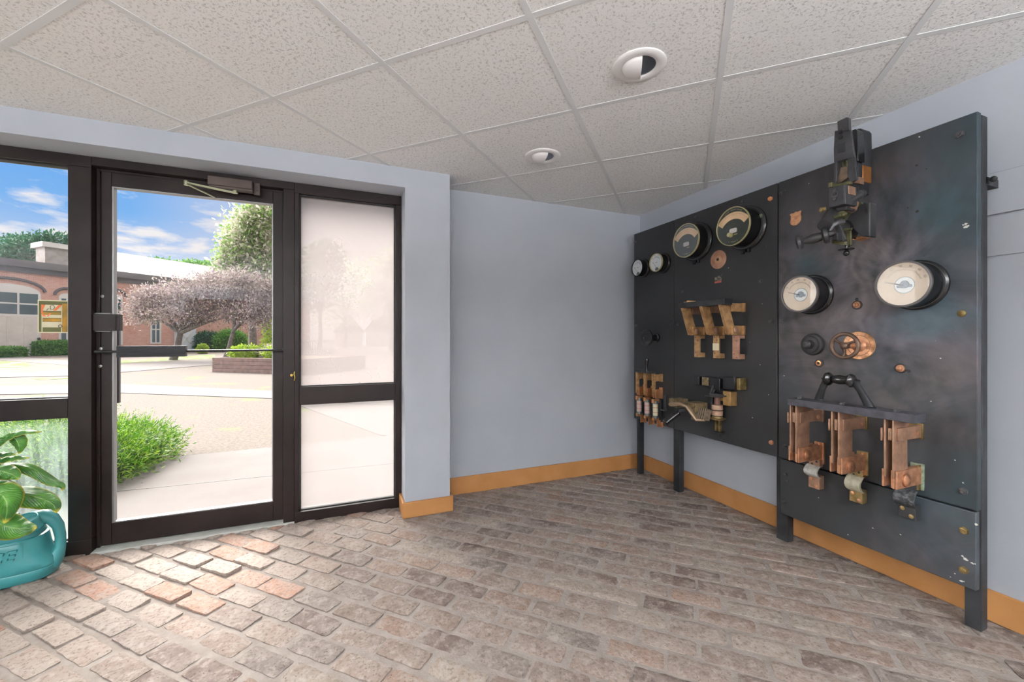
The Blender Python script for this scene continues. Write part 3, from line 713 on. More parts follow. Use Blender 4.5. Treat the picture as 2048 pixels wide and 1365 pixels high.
# timber planter box
wood_m = mat('brown_timber', rough=.8, fn=mottled((.085, .045, .035), (.16, .085, .065), 6, bs=.3, bsc=40))
soil_m = ground_mat('planting_soil', (.12, .08, .05), (.22, .17, .10), 12)
a, b_ = onz(427, 744, GZ), onz(560, 748, GZ); d = (b_ - a); d.z = 0; L_ = d.length * 1.35; d.normalize(); nrm = Vector((-d.y, d.x, 0))
PLA, PLd, PLn = a.copy(), d.copy(), nrm.copy()
pl = empty('planter_box', a, 'long brown timber raised planter bed on the gravel court', 'planter')
m = MB()
for k in range(4):
    z = k * .125
    m.bar((0, 0, z + .06), d * L_ + Vector((0, 0, z + .06)), .10, .118); m.bar(nrm * 3 + Vector((0, 0, z + .06)), d * L_ + nrm * 3 + Vector((0, 0, z + .06)), .10, .118)
    m.bar((0, 0, z + .06), nrm * 3 + Vector((0, 0, z + .06)), .10, .118); m.bar(d * L_ + Vector((0, 0, z + .06)), d * L_ + nrm * 3 + Vector((0, 0, z + .06)), .10, .118)
m.build('timber_wall', wood_m, pl, bevel=.008)
m = MB(); q1 = Vector((0, 0, .42)); m.prism([q1, q1 + d * L_, q1 + d * L_ + nrm * 3, q1 + nrm * 3], (0, 0, .04)); m.build('soil', soil_m, pl)

# ------------------------------------------------------------------ foliage
def leaf_mat(name, cols, rough=.55, trans=.25):
    m = bpy.data.materials.new(name); m.use_nodes = True; t = NT(m.node_tree); b = m.node_tree.nodes['Principled BSDF']
    gi = t.new('ShaderNodeNewGeometry'); c = t.ramp(gi.outputs['Random Per Island'], [(i / (len(cols) - 1), c) for i, c in enumerate(cols)])
    t.link(c, b.inputs['Base Color']); b.inputs['Roughness'].default_value = rough; b.inputs['Specular IOR Level'].default_value = .3
    if trans:
        tl = t.new('ShaderNodeBsdfTranslucent'); t.link(c, tl.inputs[0]); mx = t.new('ShaderNodeMixShader'); mx.inputs[0].default_value = trans
        out = m.node_tree.nodes['Material Output']; t.link(b.outputs[0], mx.inputs[1]); t.link(tl.outputs[0], mx.inputs[2]); t.link(mx.outputs[0], out.inputs[0])
    return m
bark_m = mat('grey_bark', rough=.9, fn=mottled((.10, .08, .07), (.20, .17, .15), 10, bs=.4, bsc=30))
def leaf_cloud(ells, n, size, seed, aspect=2.0, droop=0.0, shell=.55, outward=.5, up=.2, jit=.12):
    """leaf quads scattered in a set of ellipsoids (centre, radii)"""
    g = np.random.RandomState(seed); vol = np.array([e[1][0] * e[1][1] * e[1][2] for e in ells]) ** .67; vol = vol / vol.sum()
    idx = g.choice(len(ells), n, p=vol); C = np.array([e[0] for e in ells])[idx]; Rr = np.array([e[1] for e in ells])[idx]
    d = g.normal(size=(n, 3)); d /= np.linalg.norm(d, axis=1)[:, None]; r = shell + (1 - shell) * g.rand(n) ** .6; r *= 1 + jit * g.normal(size=n)
    P = C + d * Rr * r[:, None]
    ax = d * outward + g.normal(size=(n, 3)) * .6 + np.array([0, 0, up - droop]); ax /= np.linalg.norm(ax, axis=1)[:, None]
    sd_ = np.cross(ax, g.normal(size=(n, 3))); sd_ /= np.linalg.norm(sd_, axis=1)[:, None]
    s = size * g.uniform(.6, 1.35, n)[:, None]; w_ = s / aspect
    a = P; b = P + ax * s * .5 + sd_ * w_ * .5; c = P + ax * s; e = P + ax * s * .5 - sd_ * w_ * .5
    V = np.stack([a, b, c, e], 1).reshape(-1, 3); Fs = np.arange(n * 4).reshape(n, 4)
    return V, Fs
def cloud_obj(name, V, Fs, mt, parent=None, loc=(0, 0, 0)):
    me = bpy.data.meshes.new(name); me.from_pydata((V - np.array(loc)).tolist(), [], Fs.tolist()); me.materials.append(mt); me.update()
    o = bpy.data.objects.new(name, me); col.objects.link(o); o.parent = parent
    if parent is None: o.location = loc
    return o
def at(px, py, D):
    """point at camera depth D along a measured direction"""
    r = ray(px, py); k = D; return O + r * k      # ray has unit depth along the view axis
def tree(name, label, base, crown, n, size, mt, seed, trunk_r=.12, group=None, stems=5, **kw):
    t = empty(name, base, label, 'tree', group)
    base = Vector(base); V, Fs = leaf_cloud(crown, n, size, seed, **kw); f = cloud_obj('crown', V, Fs, mt, t, loc=base)
    g = random.Random(seed); m = MB(); cs = [Vector(c[0]) for c in crown]; ctr = sum(cs, Vector()) / len(cs) - base
    fork = Vector((ctr.x * .3, ctr.y * .3, max(.5, ctr.z * .45))); m.tube([(0, 0, -.1), fork * .5 + Vector((.05, 0, 0)), fork], [trunk_r * 1.25, trunk_r, trunk_r * .85], 10)
    for i in range(max(stems, len(cs))):
        c = cs[i % len(cs)] - base; c = c + Vector((g.uniform(-.3, .3), g.uniform(-.3, .3), 0)) * crown[i % len(crown)][1][0]
        m.tube([fork, fork.lerp(c, .5) + Vector((0, 0, .1)), c], [trunk_r * .7, trunk_r * .4, trunk_r * .15], 8)
    m.build('trunk', bark_m, t); return t
yew_m = leaf_mat('yew_needles', [(.03, .11, .01), (.07, .20, .015), (.16, .33, .03), (.34, .46, .06)], .5, .3)
hedge_m = leaf_mat('hedge_leaves', [(.03, .13, .015), (.08, .24, .03), (.18, .36, .05)], .5, .3)
dark_m = leaf_mat('evergreen_leaves', [(.015, .07, .035), (.03, .12, .06), (.07, .18, .10)], .6, .2)
pale_m = leaf_mat('pale_green_leaves', [(.12, .26, .04), (.30, .42, .14), (.58, .54, .46), (.50, .44, .38)], .6, .4)
plum_m = leaf_mat('plum_leaves', [(.13, .09, .09), (.27, .20, .20), (.52, .42, .41), (.20, .20, .12)], .6, .25)
yg_m = leaf_mat('yellow_green_leaves', [(.20, .34, .02), (.38, .46, .05), (.10, .22, .02)], .6, .3)

# big yew bush just outside the door: sprays of short needles
def yew(name, label, blobs, n, seed, base, group=None):
    t = empty(name, base, label, 'shrub', group); g = np.random.RandomState(seed)
    Vs, Fs = [], []; off = 0
    def add(V, F_):
        nonlocal off
        Vs.append(V); Fs.append(F_ + off); off += len(V)
    V, F_ = leaf_cloud(blobs, n, .045, seed, aspect=5.0, shell=.80, outward=.9, up=.35); add(V, F_)
    # feathery shoots standing off the surface
    k = n // 60
    vol = np.array([e[1][0] * e[1][1] for e in blobs]); idx = g.choice(len(blobs), k, p=vol / vol.sum())
    for i in idx:
        c, r = np.array(blobs[i][0]), np.array(blobs[i][1]); d = g.normal(size=3); d[2] = abs(d[2]); d /= np.linalg.norm(d)
        p = c + d * r * .92; ax = d * .8 + np.array([.25, -.1, .75]) + g.normal(size=3) * .2; ax /= np.linalg.norm(ax); L_ = g.uniform(.08, .20); nn = 24
        tt = np.linspace(0, 1, nn)[:, None]; Q = p + ax * L_ * tt; s1 = np.cross(ax, g.normal(size=3)); s1 /= np.linalg.norm(s1)
        sgn = np.where(np.arange(nn) % 2, 1, -1)[:, None]; nd = s1 * sgn + ax * .7; nd /= np.linalg.norm(nd, axis=1)[:, None]; wv = np.cross(nd, g.normal(size=(nn, 3))); wv /= np.linalg.norm(wv, axis=1)[:, None]
        ln = .030 * (1.15 - tt * .6); A = Q; B = Q + nd * ln * .5 + wv * .003; C = Q + nd * ln; D = Q + nd * ln * .5 - wv * .003
        add(np.stack([A, B, C, D], 1).reshape(-1, 3), np.arange(nn * 4).reshape(nn, 4))
    cloud_obj('foliage', np.concatenate(Vs), np.concatenate(Fs), yew_m, t, loc=base)
    for c, r in blobs:
        q = Vector(c) - Vector(base); MB().tube([(q.x * .6, q.y * .6, 0), (q.x * .8, q.y * .8, q.z * .6), tuple(q)], [.022, .014, .006], 7).build('stem', bark_m, t)
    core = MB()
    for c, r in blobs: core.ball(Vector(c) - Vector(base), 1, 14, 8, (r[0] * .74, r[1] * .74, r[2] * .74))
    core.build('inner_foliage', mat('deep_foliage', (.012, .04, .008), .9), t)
yb = [((-1.98, 4.38, .10), (.46, .50, .30)), ((-1.88, 4.85, .08), (.40, .50, .26)), ((-2.30, 4.75, .14), (.55, .55, .34))]
yew('yew_bush', 'bright green feathery yew bush on the pavement edge outside the glass door', yb, 24000, 3, (-2.0, 4.6, GZ))
yb2 = [((-3.00, 4.10, .26), (.50, .50, .46)), ((-3.55, 3.95, .30), (.55, .5, .50)), ((-2.72, 3.85, .18), (.30, .34, .36)), ((-4.1, 3.9, .32), (.5, .5, .5))]
yew('yew_bush', 'large green yew bush behind the misted lower left pane', yb2, 22000, 4, (-3.3, 3.95, GZ))
def bush(label, base, rad, n, size, mt, seed, kind='shrub', name='shrub', group=None):
    o = empty(name, base, label, kind, group); b = Vector(base); V, Fs = leaf_cloud([((b.x, b.y, b.z + rad[2] * .8), rad)], n, size, seed, shell=.6); cloud_obj('foliage', V, Fs, mt, o, loc=base)
    m = MB(); m.tube([(0, 0, 0), (0, 0, rad[2])], [.05, .02], 8); m.build('stem', bark_m, o); return o

# ------------------------------------------------------------------ brick mill building
def f_bw(t, b, v):
    br = t.new('ShaderNodeTexBrick'); t.link(v, br.inputs['Vector']); br.inputs['Scale'].default_value = 1.0; br.inputs['Brick Width'].default_value = .21; br.inputs['Row Height'].default_value = .07; br.inputs['Mortar Size'].default_value = .008
    br.inputs['Color1'].default_value = (.46, .18, .13, 1); br.inputs['Color2'].default_value = (.55, .27, .20, 1); br.inputs['Mortar'].default_value = (.50, .42, .38, 1)
    n = t.noise(v, .8, 5); c = t.mix(t.ramp(n, [(.45, 0.0), (.75, .5)]), br.outputs[0], (.56, .40, .34)); t.link(c, b.inputs['Base Color'])
mill_m = mat('mill_brick', rough=.9, fn=f_bw)
roofm = mat('pale_roofing', rough=.8, fn=mottled((.105, .092, .089), (.120, .105, .101), 1.5))
whitep = mat('white_paint', (.55, .52, .51), .6); paneg = mat('dark_panes', (.05, .08, .10), .08, 0, .8); eave_m = mat('eave_board', (.10, .085, .09), .7)
door_m = mat('carriage_door_paint', rough=.7, fn=mottled((.48, .43, .40), (.56, .50, .47), 2))
q = math.sqrt(.5); BF = Fr((-20.1, 36.5, GZ), (q, q, 0), (q, -q, 0))
B = BF.root(135, 712, 'brick_building', 'long red brick mill building with pale roof beyond the court', 'building')
sl = B.L(-140, 700).x; sr = B.L(620, 690).x
ezl = B.L(60, 537).y
z0b = B.L(0, 712).y
ew = ezl
m = MB(); m.box((sl, -1.6, -9), (sr, ew, 0)); m.build('wall', mill_m, B.e)
m = MB(); m.box((sl, ew, -.3), (sr, ew + .45, .35)); m.box((sl, ew - .35, -.1), (sr, ew, .12)); m.build('eave', eave_m, B.e, smooth=0)
rs = B.L(200, 540).x; m = MB(); m.prism([(rs, ew + .45, .2), (rs, ew + 3.4, -9), (rs, ew + .45, -9)], (sr - rs, 0, 0)); m.prism([(sl, ew + .45, .2), (sl, ew + .7, -9), (sl, ew + .45, -9)], (rs - sl, 0, 0)); m.build('roof', roofm, B.e, smooth=0)
ch = [B.L(x, y, -3) for x, y in ((90, 545), (134, 500), (134, 545))]
m = MB(); m.box((ch[0].x, ew, -4.4), (ch[1].x + .8, ch[1].y, -3)); cb = m.build('chimney', mat('grey_brick', rough=.9, fn=mottled((.20, .16, .14), (.28, .24, .22), 3)), B.e)
m = MB(); m.box((ch[0].x - .2, ch[1].y, -4.6), (ch[1].x + 1.0, ch[1].y + .35, -2.8)); m.build('cap', whitep, cb)
def arch_poly(xa, xb, ya, yt, rise, d0, n=12):
    pts = [Vector((xa, ya, d0)), Vector((xb, ya, d0)), Vector((xb, yt - rise, d0))]
    for k in range(1, n): a = math.pi * k / n; f = (1 - math.cos(a)) / 2; pts.append(Vector((xb + (xa - xb) * f, yt - rise + rise * math.sin(a), d0)))
    pts.append(Vector((xa, yt - rise, d0))); return pts
def arched_window(xa, xb, ya, yt, cols_, rows_, door=None, rise=.3):
    m = MB(); m.prism(arch_poly(xa, xb, ya, yt, rise, -.02), (0, 0, .06)); f = m.build('arched_window', whitep, B.e, smooth=0)
    m = MB(); w_ = (xb - xa - .16) / cols_; h_ = (yt - (rise * .8) - ya - .16) / rows_
    for i in range(cols_):
        for j in range(rows_): m.box((xa + .08 + i * w_ + .05, ya + .08 + j * h_ + .05, .041), (xa + .08 + (i + 1) * w_ - .05, ya + .08 + (j + 1) * h_ - .05, .05))
    m.build('pane', paneg, f, smooth=0)
    m = MB(); pts = arch_poly(xa - .2, xb + .2, yt - rise, yt + .25, rise + .2, .0); pi = arch_poly(xa, xb, yt - rise, yt, rise, 0)
    m.tube([(p.x, p.y + .1, .05) for p in pts[2:]], .09, 6); m.build('arch_header', eave_m, f)
    return f
k0 = B.L(-60, 580); k1 = B.L(81, 583); kb = B.L(80, 712); km = B.L(80, 634)
arched_window(k0.x, k1.x, km.y, k1.y + .35, 3, 2, rise=.55)
m = MB(); m.box((k0.x, -1.2, -.05), (k1.x, km.y, .05))
for i in range(1, 4): m.box((k0.x + (k1.x - k0.x) * i / 4 - .03, kb.y, .05), (k0.x + (k1.x - k0.x) * i / 4 + .03, km.y - .1, .07))
cd_ = m.build('carriage_door', door_m, B.e, smooth=0); h = B.L(76, 678)
m = MB(); m.ball((h.x, h.y, .12), .09); m.build('door_handle', blk_m, cd_)
for (x0_, x1_, yt_, yb_) in ((117, 150, 592, 684), (222, 245, 594, 690), (300, 322, 602, 688), (372, 392, 610, 686)):
    a = B.L(x0_, yt_); b = B.L(x1_, yb_); arched_window(a.x, b.x, b.y, a.y + .2, 2, 3)
# white plank door and steps seen through the tree
a = B.L(354, 644, .4); b = B.L(392, 700, .4); m = MB(); m.box((a.x, -1.0, .0), (b.x, a.y, .4)); wd = m.build('shed_door', mat('pale_blue_door', (.50, .53, .58), .7), B.e, smooth=0)
m = MB(); m.bar((a.x + .3, b.y + .4, .41), (b.x - .3, b.y + 1.6, .41), .12, .03); m.bar((b.x - .3, b.y + .4, .41), (a.x + .3, b.y + 1.6, .41), .12, .03); m.build('cross_brace', whitep, wd)

# planting round the court
def gp(px, py): p = onz(px, py, GZ); return (p.x, p.y, GZ)
def hedge(label, p0, p1, h_px, dep, seed):
    a, b = Vector(gp(*p0)), Vector(gp(*p1)); D = (a.x * SA + a.y * CA); h_ = h_px * D / F_PX; o = empty('hedge', (a + b) / 2, label, 'hedge'); c = (a + b) / 2; L_ = (b - a).length
    dirv = (b - a).normalized(); g = np.random.RandomState(seed); n = int(9000); P = np.stack([g.uniform(-.5, .5, n) * L_, g.uniform(-.5, .5, n) * dep, g.uniform(0, 1, n) * h_], 1)
    # keep a shell
    face = g.randint(0, 4, n); P[face == 0, 1] = -dep / 2; P[face == 1, 2] = h_; P[face == 2, 0] = np.sign(P[face == 2, 0]) * L_ / 2; P += g.normal(size=P.shape) * .05
    nv = np.array([-dirv.y, dirv.x, 0]); dv = np.array(dirv); W3 = P[:, :1] * dv + P[:, 1:2] * nv + P[:, 2:] * np.array([0, 0, 1]) + np.array([0, 0, 0])
    ax = g.normal(size=(n, 3)) + [0, 0, .5]; ax /= np.linalg.norm(ax, axis=1)[:, None]; sx = np.cross(ax, g.normal(size=(n, 3))); sx /= np.linalg.norm(sx, axis=1)[:, None]; s = .16
    V = np.stack([W3, W3 + ax * s * .5 + sx * s * .25, W3 + ax * s, W3 + ax * s * .5 - sx * s * .25], 1).reshape(-1, 3)
    cloud_obj('foliage', V, np.arange(n * 4).reshape(n, 4), hedge_m, o)
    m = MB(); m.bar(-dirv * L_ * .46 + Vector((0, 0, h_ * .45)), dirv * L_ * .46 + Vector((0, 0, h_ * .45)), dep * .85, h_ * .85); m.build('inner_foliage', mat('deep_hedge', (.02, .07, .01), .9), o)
hedge('clipped green hedge against the brick building under the arched window', (84, 712), (160, 709), 26, 1.4, 11)
hedge('low green hedge at the far left beside the carriage door', (-40, 717), (28, 714), 17, 1.2, 12)
def E(px, py, D, rx, ry, rz): p = at(px, py, D); return ((p.x, p.y, p.z), (rx, ry, rz))
b0 = at(60, 672, 70); b0.z = GZ
tree('evergreen_tree', 'dark blue-green tree rising behind the brick building at far left', b0, [E(70, 512, 70, 5.0, 4, 3.2), E(30, 520, 70, 3.4, 3, 2.4), E(110, 490, 72, 3.4, 3, 2.2), E(60, 490, 72, 3, 3, 1.6)], 9000, .55, dark_m, 21, .5, shell=.35)
for i, (px_, py_, rr_, lb) in enumerate(((325, 528, 2.6, 'left of the low green treetops showing over the pale roof'), (402, 533, 2.8, 'right of the low green treetops showing over the pale roof'))):
    b0 = at(px_, 672, 80); b0.z = GZ
    tree('distant_tree', lb, b0, [E(px_ - 15, py_ + 6, 80, 3.2, 3, 1.6), E(px_ + 14, py_ + 8, 80, 3.2, 3, 1.5)], 3500, .5, hedge_m, 30 + i, .4)
# tall pale green tree on the right of the door view
b0 = at(505, 690, 26); b0.z = GZ
tree('tall_tree', 'tall pale green tree reaching the top of the door glass', b0, [E(500, 480, 26, 1.5, 1.4, 1.9), E(520, 440, 26, 1.3, 1.3, 1.4), E(478, 505, 26, 1.1, 1.1, 1.0), E(530, 520, 26, 1.2, 1.1, 1.4), E(462, 528, 26, 1.0, .9, .7), E(505, 560, 26, 1.6, 1.2, 1.0), E(465, 470, 27, .6, .6, .8)], 15000, .24, pale_m, 41, .22, shell=.2, jit=.2)
b0 = at(556, 690, 30); b0.z = GZ
tree('dark_tree', 'darker green tree behind the tall pale one', b0, [E(545, 440, 31, .9, .9, 1.5), E(552, 500, 31, 1.3, 1.0, 1.8), E(560, 570, 31, 1.6, 1.1, 1.8)], 9000, .26, dark_m, 42, .2, shell=.3)
# plum-leaved spreading tree in front of the building
b0 = onz(392, 706, GZ)
b0 = at(345, 699, 22); b0.z = GZ
tree('plum_tree', 'spreading purple-grey leaved tree in front of the brick building', b0, [E(330, 605, 22, 1.7, 1.4, .85), E(395, 585, 22, 1.7, 1.4, .85), E(455, 590, 22, 1.6, 1.3, .95), E(290, 625, 22, 1.0, 1.0, .7), E(430, 560, 22.5, 1.0, 1.0, .5), E(500, 600, 22, 1.0, 1.0, .9), E(380, 630, 21.5, 1.7, 1.2, .55), E(475, 630, 21.5, 1.0, 1.0, .45), E(300, 590, 22, .8, .8, .45)], 24000, .15, plum_m, 43, .16, shell=.10, aspect=2.8, jit=.24)
b0 = at(447, 699, 21); b0.z = GZ
tree('plum_tree', 'smaller grey-leaved tree with green ivy around its trunk', b0, [E(520, 625, 21, 1.0, .9, .9), E(480, 560, 21, 1.0, .9, .55), E(535, 585, 21, .7, .7, .8)], 7000, .15, plum_m, 44, .10, shell=.10, aspect=2.8, jit=.24)
bush('dark green rounded shrub under the spreading purple tree', gp(415, 703), (1.1, 1.0, .95), 6000, .16, dark_m, 51)
bush('dark green ivy-clad shrub right of the tree trunk', gp(462, 704), (1.2, 1.0, 1.05), 6000, .16, hedge_m, 52)
bush('bright green bush in front of the white plank door', gp(405, 708), (.35, .35, .4), 1500, .10, yg_m, 53)
bush('yellow-green low bush at the right edge of the door glass', gp(500, 714), (1.0, .8, .35), 4000, .10, yg_m, 54)
bush('broad yellow-green mound beside the planter bed', gp(545, 713), (1.2, .8, .45), 4000, .10, yg_m, 55)
bush('yellow-green tree-like shrub at the right stile of the door', gp(552, 707), (.9, .9, 2.2), 5000, .16, yg_m, 56)
bush('small leafy plant by the building between the posts', gp(268, 706), (.5, .4, .55), 1500, .12, hedge_m, 57)
pot_root = Vector(a)
for i, (px_, lb) in enumerate(((470, 'left small grassy plant in the planter bed'), (500, 'middle small grassy plant in the planter bed'), (528, 'right small grassy plant in the planter bed'))):
    p = PLA + PLd * (.5 + .75 * i) + PLn * (.8 + .5 * (i % 2)); bush(lb, (p.x, p.y, .455 + GZ), (.50, .45, .24), 1600, .10, yg_m if i != 1 else plum_m, 60 + i, 'plant', 'bedding_plant')
post_m = mat('dark_post', (.03, .03, .035), .6)
for i, (px_, yt_, lb) in enumerate(((258, 655, 'left of the thin dark posts before the brick building'), (284, 663, 'middle of the thin dark posts before the brick building'), (340, 660, 'right of the thin dark posts before the brick building'))):
    p = onz(px_, 703, GZ); h_ = (703 - yt_) * (p.x * SA + p.y * CA) / F_PX; m = MB(); m.cyl((0, 0, 0), (0, 0, h_), .045, n=10); o = m.build('garden_post', post_m); o.location = p; tag(o, lb, 'post', 'posts before the brick building')
# right hand pane: ramp railing, pale houses and hazy trees
rail_m = mat('white_railing', (.30, .285, .28), .6)
ra, rb = at(598, 686, 24), at(668, 666, 32); ra.z = GZ; rb.z = GZ
rl = empty('ramp_railing', ra, 'white baluster railing rising beyond the right glass pane', 'railing')
m = MB(); d_ = rb - ra
for k in range(23): p = d_ * (k / 22); h0 = .25 + .55 * k / 22 if False else 0; m.bar(p, p + Vector((0, 0, 1.0)), .05, .05)
m.build('baluster', rail_m, rl)
m = MB(); m.bar(Vector((0, 0, 1.0)), d_ + Vector((0, 0, 1.0)), .09, .07); m.bar(Vector((0, 0, .15)), d_ + Vector((0, 0, .15)), .07, .06); m.build('handrail', rail_m, rl)
for i, (px_, D, w_, h_, lb) in enumerate(((698, 60, 3.6, 3.4, 'pale house with gable beyond the right pane, left one'), (760, 62, 4.0, 4.0, 'pale house with gable beyond the right pane, right one'))):
    c = at(px_, 680, D); c.z = GZ; hr = empty('pale_house', c, lb, 'house'); m = MB(); m.box((-w_ / 2, -2, 0), (w_ / 2, 2, h_ * .6)); m.build('wall', whitep, hr, smooth=0)
    m = MB(); m.prism([(-w_ / 2 - .3, -2.2, h_ * .6), (w_ / 2 + .3, -2.2, h_ * .6), (0, -2.2, h_ + 1.2)], (0, 4.4, 0)); m.build('roof', roofm, hr, smooth=0)
for i, (px_, D, top, sz, lb) in enumerate(((640, 40, 480, 2.6, 'leafy tree at the left edge of the right pane'), (690, 52, 520, 3.4, 'distant hazy tree in the middle of the right pane'), (782, 36, 500, 2.6, 'distant hazy tree at the right edge of the right pane'))):
    b0 = at(px_, 690, D); b0.z = GZ
    tree('hazy_tree', lb, b0, [E(px_, top + 60, D, sz, sz * .8, sz * .9), E(px_ - 12, top + 100, D, sz, sz * .8, sz * .8), E(px_ + 14, top + 30, D, sz * .7, sz * .7, sz * .6)], 5000, .32, pale_m if i else dark_m, 70 + i, .18, shell=.3)

# ================================================================== switchboard
XB = 2.22
BD = Fr((XB, 0, 0), (0, -1, 0), (-1, 0, 0))
def slate(name, sheen_smear=None):
    def fn(t, b, v):
        n = t.noise(v, 3.5, 6, .6); c = t.ramp(n, [(.35, (.019, .0195, .021)), (.68, (.034, .035, .0375))])
        if sheen_smear:  # pale swirls plus the glossy door reflection painted into the slate colour
            c0, rad = sheen_smear
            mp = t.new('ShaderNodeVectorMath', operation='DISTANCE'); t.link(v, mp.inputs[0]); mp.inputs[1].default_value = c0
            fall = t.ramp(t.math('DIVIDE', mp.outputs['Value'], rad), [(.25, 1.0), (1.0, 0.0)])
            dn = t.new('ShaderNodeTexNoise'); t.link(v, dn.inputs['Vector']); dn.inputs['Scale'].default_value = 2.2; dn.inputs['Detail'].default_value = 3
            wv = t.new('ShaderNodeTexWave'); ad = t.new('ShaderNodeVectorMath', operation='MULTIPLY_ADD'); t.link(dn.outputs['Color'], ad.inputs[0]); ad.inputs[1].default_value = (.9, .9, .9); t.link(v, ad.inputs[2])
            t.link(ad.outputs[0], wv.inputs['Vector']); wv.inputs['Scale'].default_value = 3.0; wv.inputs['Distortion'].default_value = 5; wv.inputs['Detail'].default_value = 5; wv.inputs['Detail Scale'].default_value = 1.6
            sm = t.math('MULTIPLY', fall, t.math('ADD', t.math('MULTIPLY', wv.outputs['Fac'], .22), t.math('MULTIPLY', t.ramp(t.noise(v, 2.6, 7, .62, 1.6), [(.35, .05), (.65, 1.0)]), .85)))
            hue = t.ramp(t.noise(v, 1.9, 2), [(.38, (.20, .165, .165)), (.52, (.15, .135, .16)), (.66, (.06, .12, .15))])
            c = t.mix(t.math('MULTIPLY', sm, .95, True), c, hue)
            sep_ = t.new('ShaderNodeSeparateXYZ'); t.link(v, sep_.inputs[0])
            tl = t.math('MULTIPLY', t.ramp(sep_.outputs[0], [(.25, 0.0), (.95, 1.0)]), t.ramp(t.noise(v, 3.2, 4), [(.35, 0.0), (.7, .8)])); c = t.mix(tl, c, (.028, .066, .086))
        # paint flecks
        vo = t.new('ShaderNodeTexVoronoi'); t.link(v, vo.inputs['Vector']); vo.inputs['Scale'].default_value = 26; fl = t.ramp(vo.outputs['Distance'], [(.020, 1.0), (.045, 0.0)])
        fl = t.math('MULTIPLY', fl, t.ramp(t.noise(v, 4, 2), [(.56, 0.0), (.60, .8)])); c = t.mix(fl, c, (.45, .45, .42))
        t.link(c, b.inputs['Base Color']); t.link(t.ramp(t.noise(v, 7, 4), [(.3, .50), (.7, .66)]), b.inputs['Roughness']); set_bump(t, b, t.noise(v, 160, 3), .10, .002)
    return mat(name, rough=.5, spec=.45, fn=fn)
iron_m = mat('black_iron', rough=.55, spec=.4, fn=mottled((.012, .013, .015), (.032, .034, .038), 9, bs=.25, bsc=50))
SB = BD.root(1555, 1085, 'switchboard', 'large black slate switchboard on iron legs along the right wall', 'switchboard')
r0 = SB.o.copy()
def sb(px, py, d=0.0): return SB.L(px, py, d)
ztop = sb(1555, 368).y; zb_ = sb(1555, 915).y; zl = sb(1955, 1185).y
uL, u1, u2, uR = sb(1268, 468).x, sb(1348, 505).x, sb(1555.5, 368).x, sb(1955, 222).x
ztop = (ztop + sb(1268, 468).y + sb(1955, 222).y) / 3; zb_ = (zb_ + sb(1268, 835).y + sb(1960, 1030).y) / 3
slate_m = slate('black_slate'); slate_r = slate('sheen_smear_slate', ((sb(1740, 600).x, sb(1740, 600).y, 0), .78)); slate_t = slate('teal_slate', ((1.2, .0, 0), .9))
TH = .030
def slab(ua, ub, va, vb, mt, label):
    o = MB().box((ua, va, -TH), (ub, vb, 0)).build('slate_panel', mt, SB.e, bevel=.003); o['label'] = label; return o
PA = slab(uL, u1 - .002, zb_, ztop, slate_m, 'narrow slate panel nearest the corner')
PB = slab(u1 + .002, u2 - .003, zb_, ztop, slate_m, 'middle slate panel')
PC = slab(u2 + .003, uR, zb_ + .004, ztop, slate_r, 'large slate panel on the right with pale smears and painted sheen')
PD = slab(u2 + .014, uR - .004, zl, zb_ - .004, slate_t, 'low slate panel under the large one')
def post(ua, ub, va, vb, lip=None, d=-TH - .002):
    m = MB(); m.box((ua, va, d - .008), (ub, vb, d)); m.box((ub - .008, va, d - .048), (ub, vb, d - .008)) if lip != 'l' else m.box((ua, va, d - .048), (ua + .008, vb, d - .008))
    return m.build('iron_leg', iron_m, SB.e, bevel=.0015)
fl = lambda px, py: sb(px, py, -TH - .002).x
fr_ = lambda px, py: sb(px, py, -TH - .050).x
BOT = -r0.z + .003
post(fl(1274, 942), fr_(1288, 946), BOT, ztop - .03)
post(fl(1347, 975), fr_(1368, 985), BOT, ztop - .03)
post(fl(1553, 1065), fr_(1587, 1085), BOT, ztop - .03)
p4a, p4b = fl(1929, 1240), fr_(1975, 900)
post(p4a, p4b, BOT, ztop - .006)
for va in (ztop - .10, zb_ + .06): MB().box((uL + .02, va, -TH - .020), (uR - .01, va + .045, -TH - .012)).build('cross_rail', iron_m, SB.e, bevel=.001)
# wall ties
pw = onx(1999, 369, X_R - .001) - r0
m = MB(); vz = pw.z; uw = -pw.y; m.box((p4b - .004, vz - .014, -TH - .050), (uw, vz + .014, -TH - .040)); m.box((uw - .035, vz - .016, -(X_R - XB) + .002), (uw, vz + .016, -TH - .040))
m.lathe((p4b + .02, vz, -TH - .040), (0, 0, 1), [(0, .011), (.006, .011), (.010, .006), (.011, 0)], 14); br = m.build('wall_bracket', iron_m, SB.e, bevel=.001); br['label'] = 'iron bracket to the wall'
steel_m = mat('dark_steel', (.09, .09, .095), .4, .6)
copper_m = mat('aged_copper', rough=.38, metal=.55, fn=mottled((.42, .20, .11), (.66, .34, .20), 30, rv=(.5, .3)))
copper_b = mat('bright_copper', rough=.3, metal=.8, fn=mottled((.72, .32, .14), (.88, .45, .22), 25))
brown_c = mat('brown_copper', rough=.42, metal=.35, fn=mottled((.25, .14, .09), (.40, .235, .155), 22))
bronze_b = mat('dull_bronze', rough=.42, metal=.7, fn=mottled((.16, .115, .04), (.38, .27, .12), 24))
verd_m = mat('verdigris', rough=.7, metal=.1, fn=mottled((.12, .15, .10), (.28, .33, .24), 40))
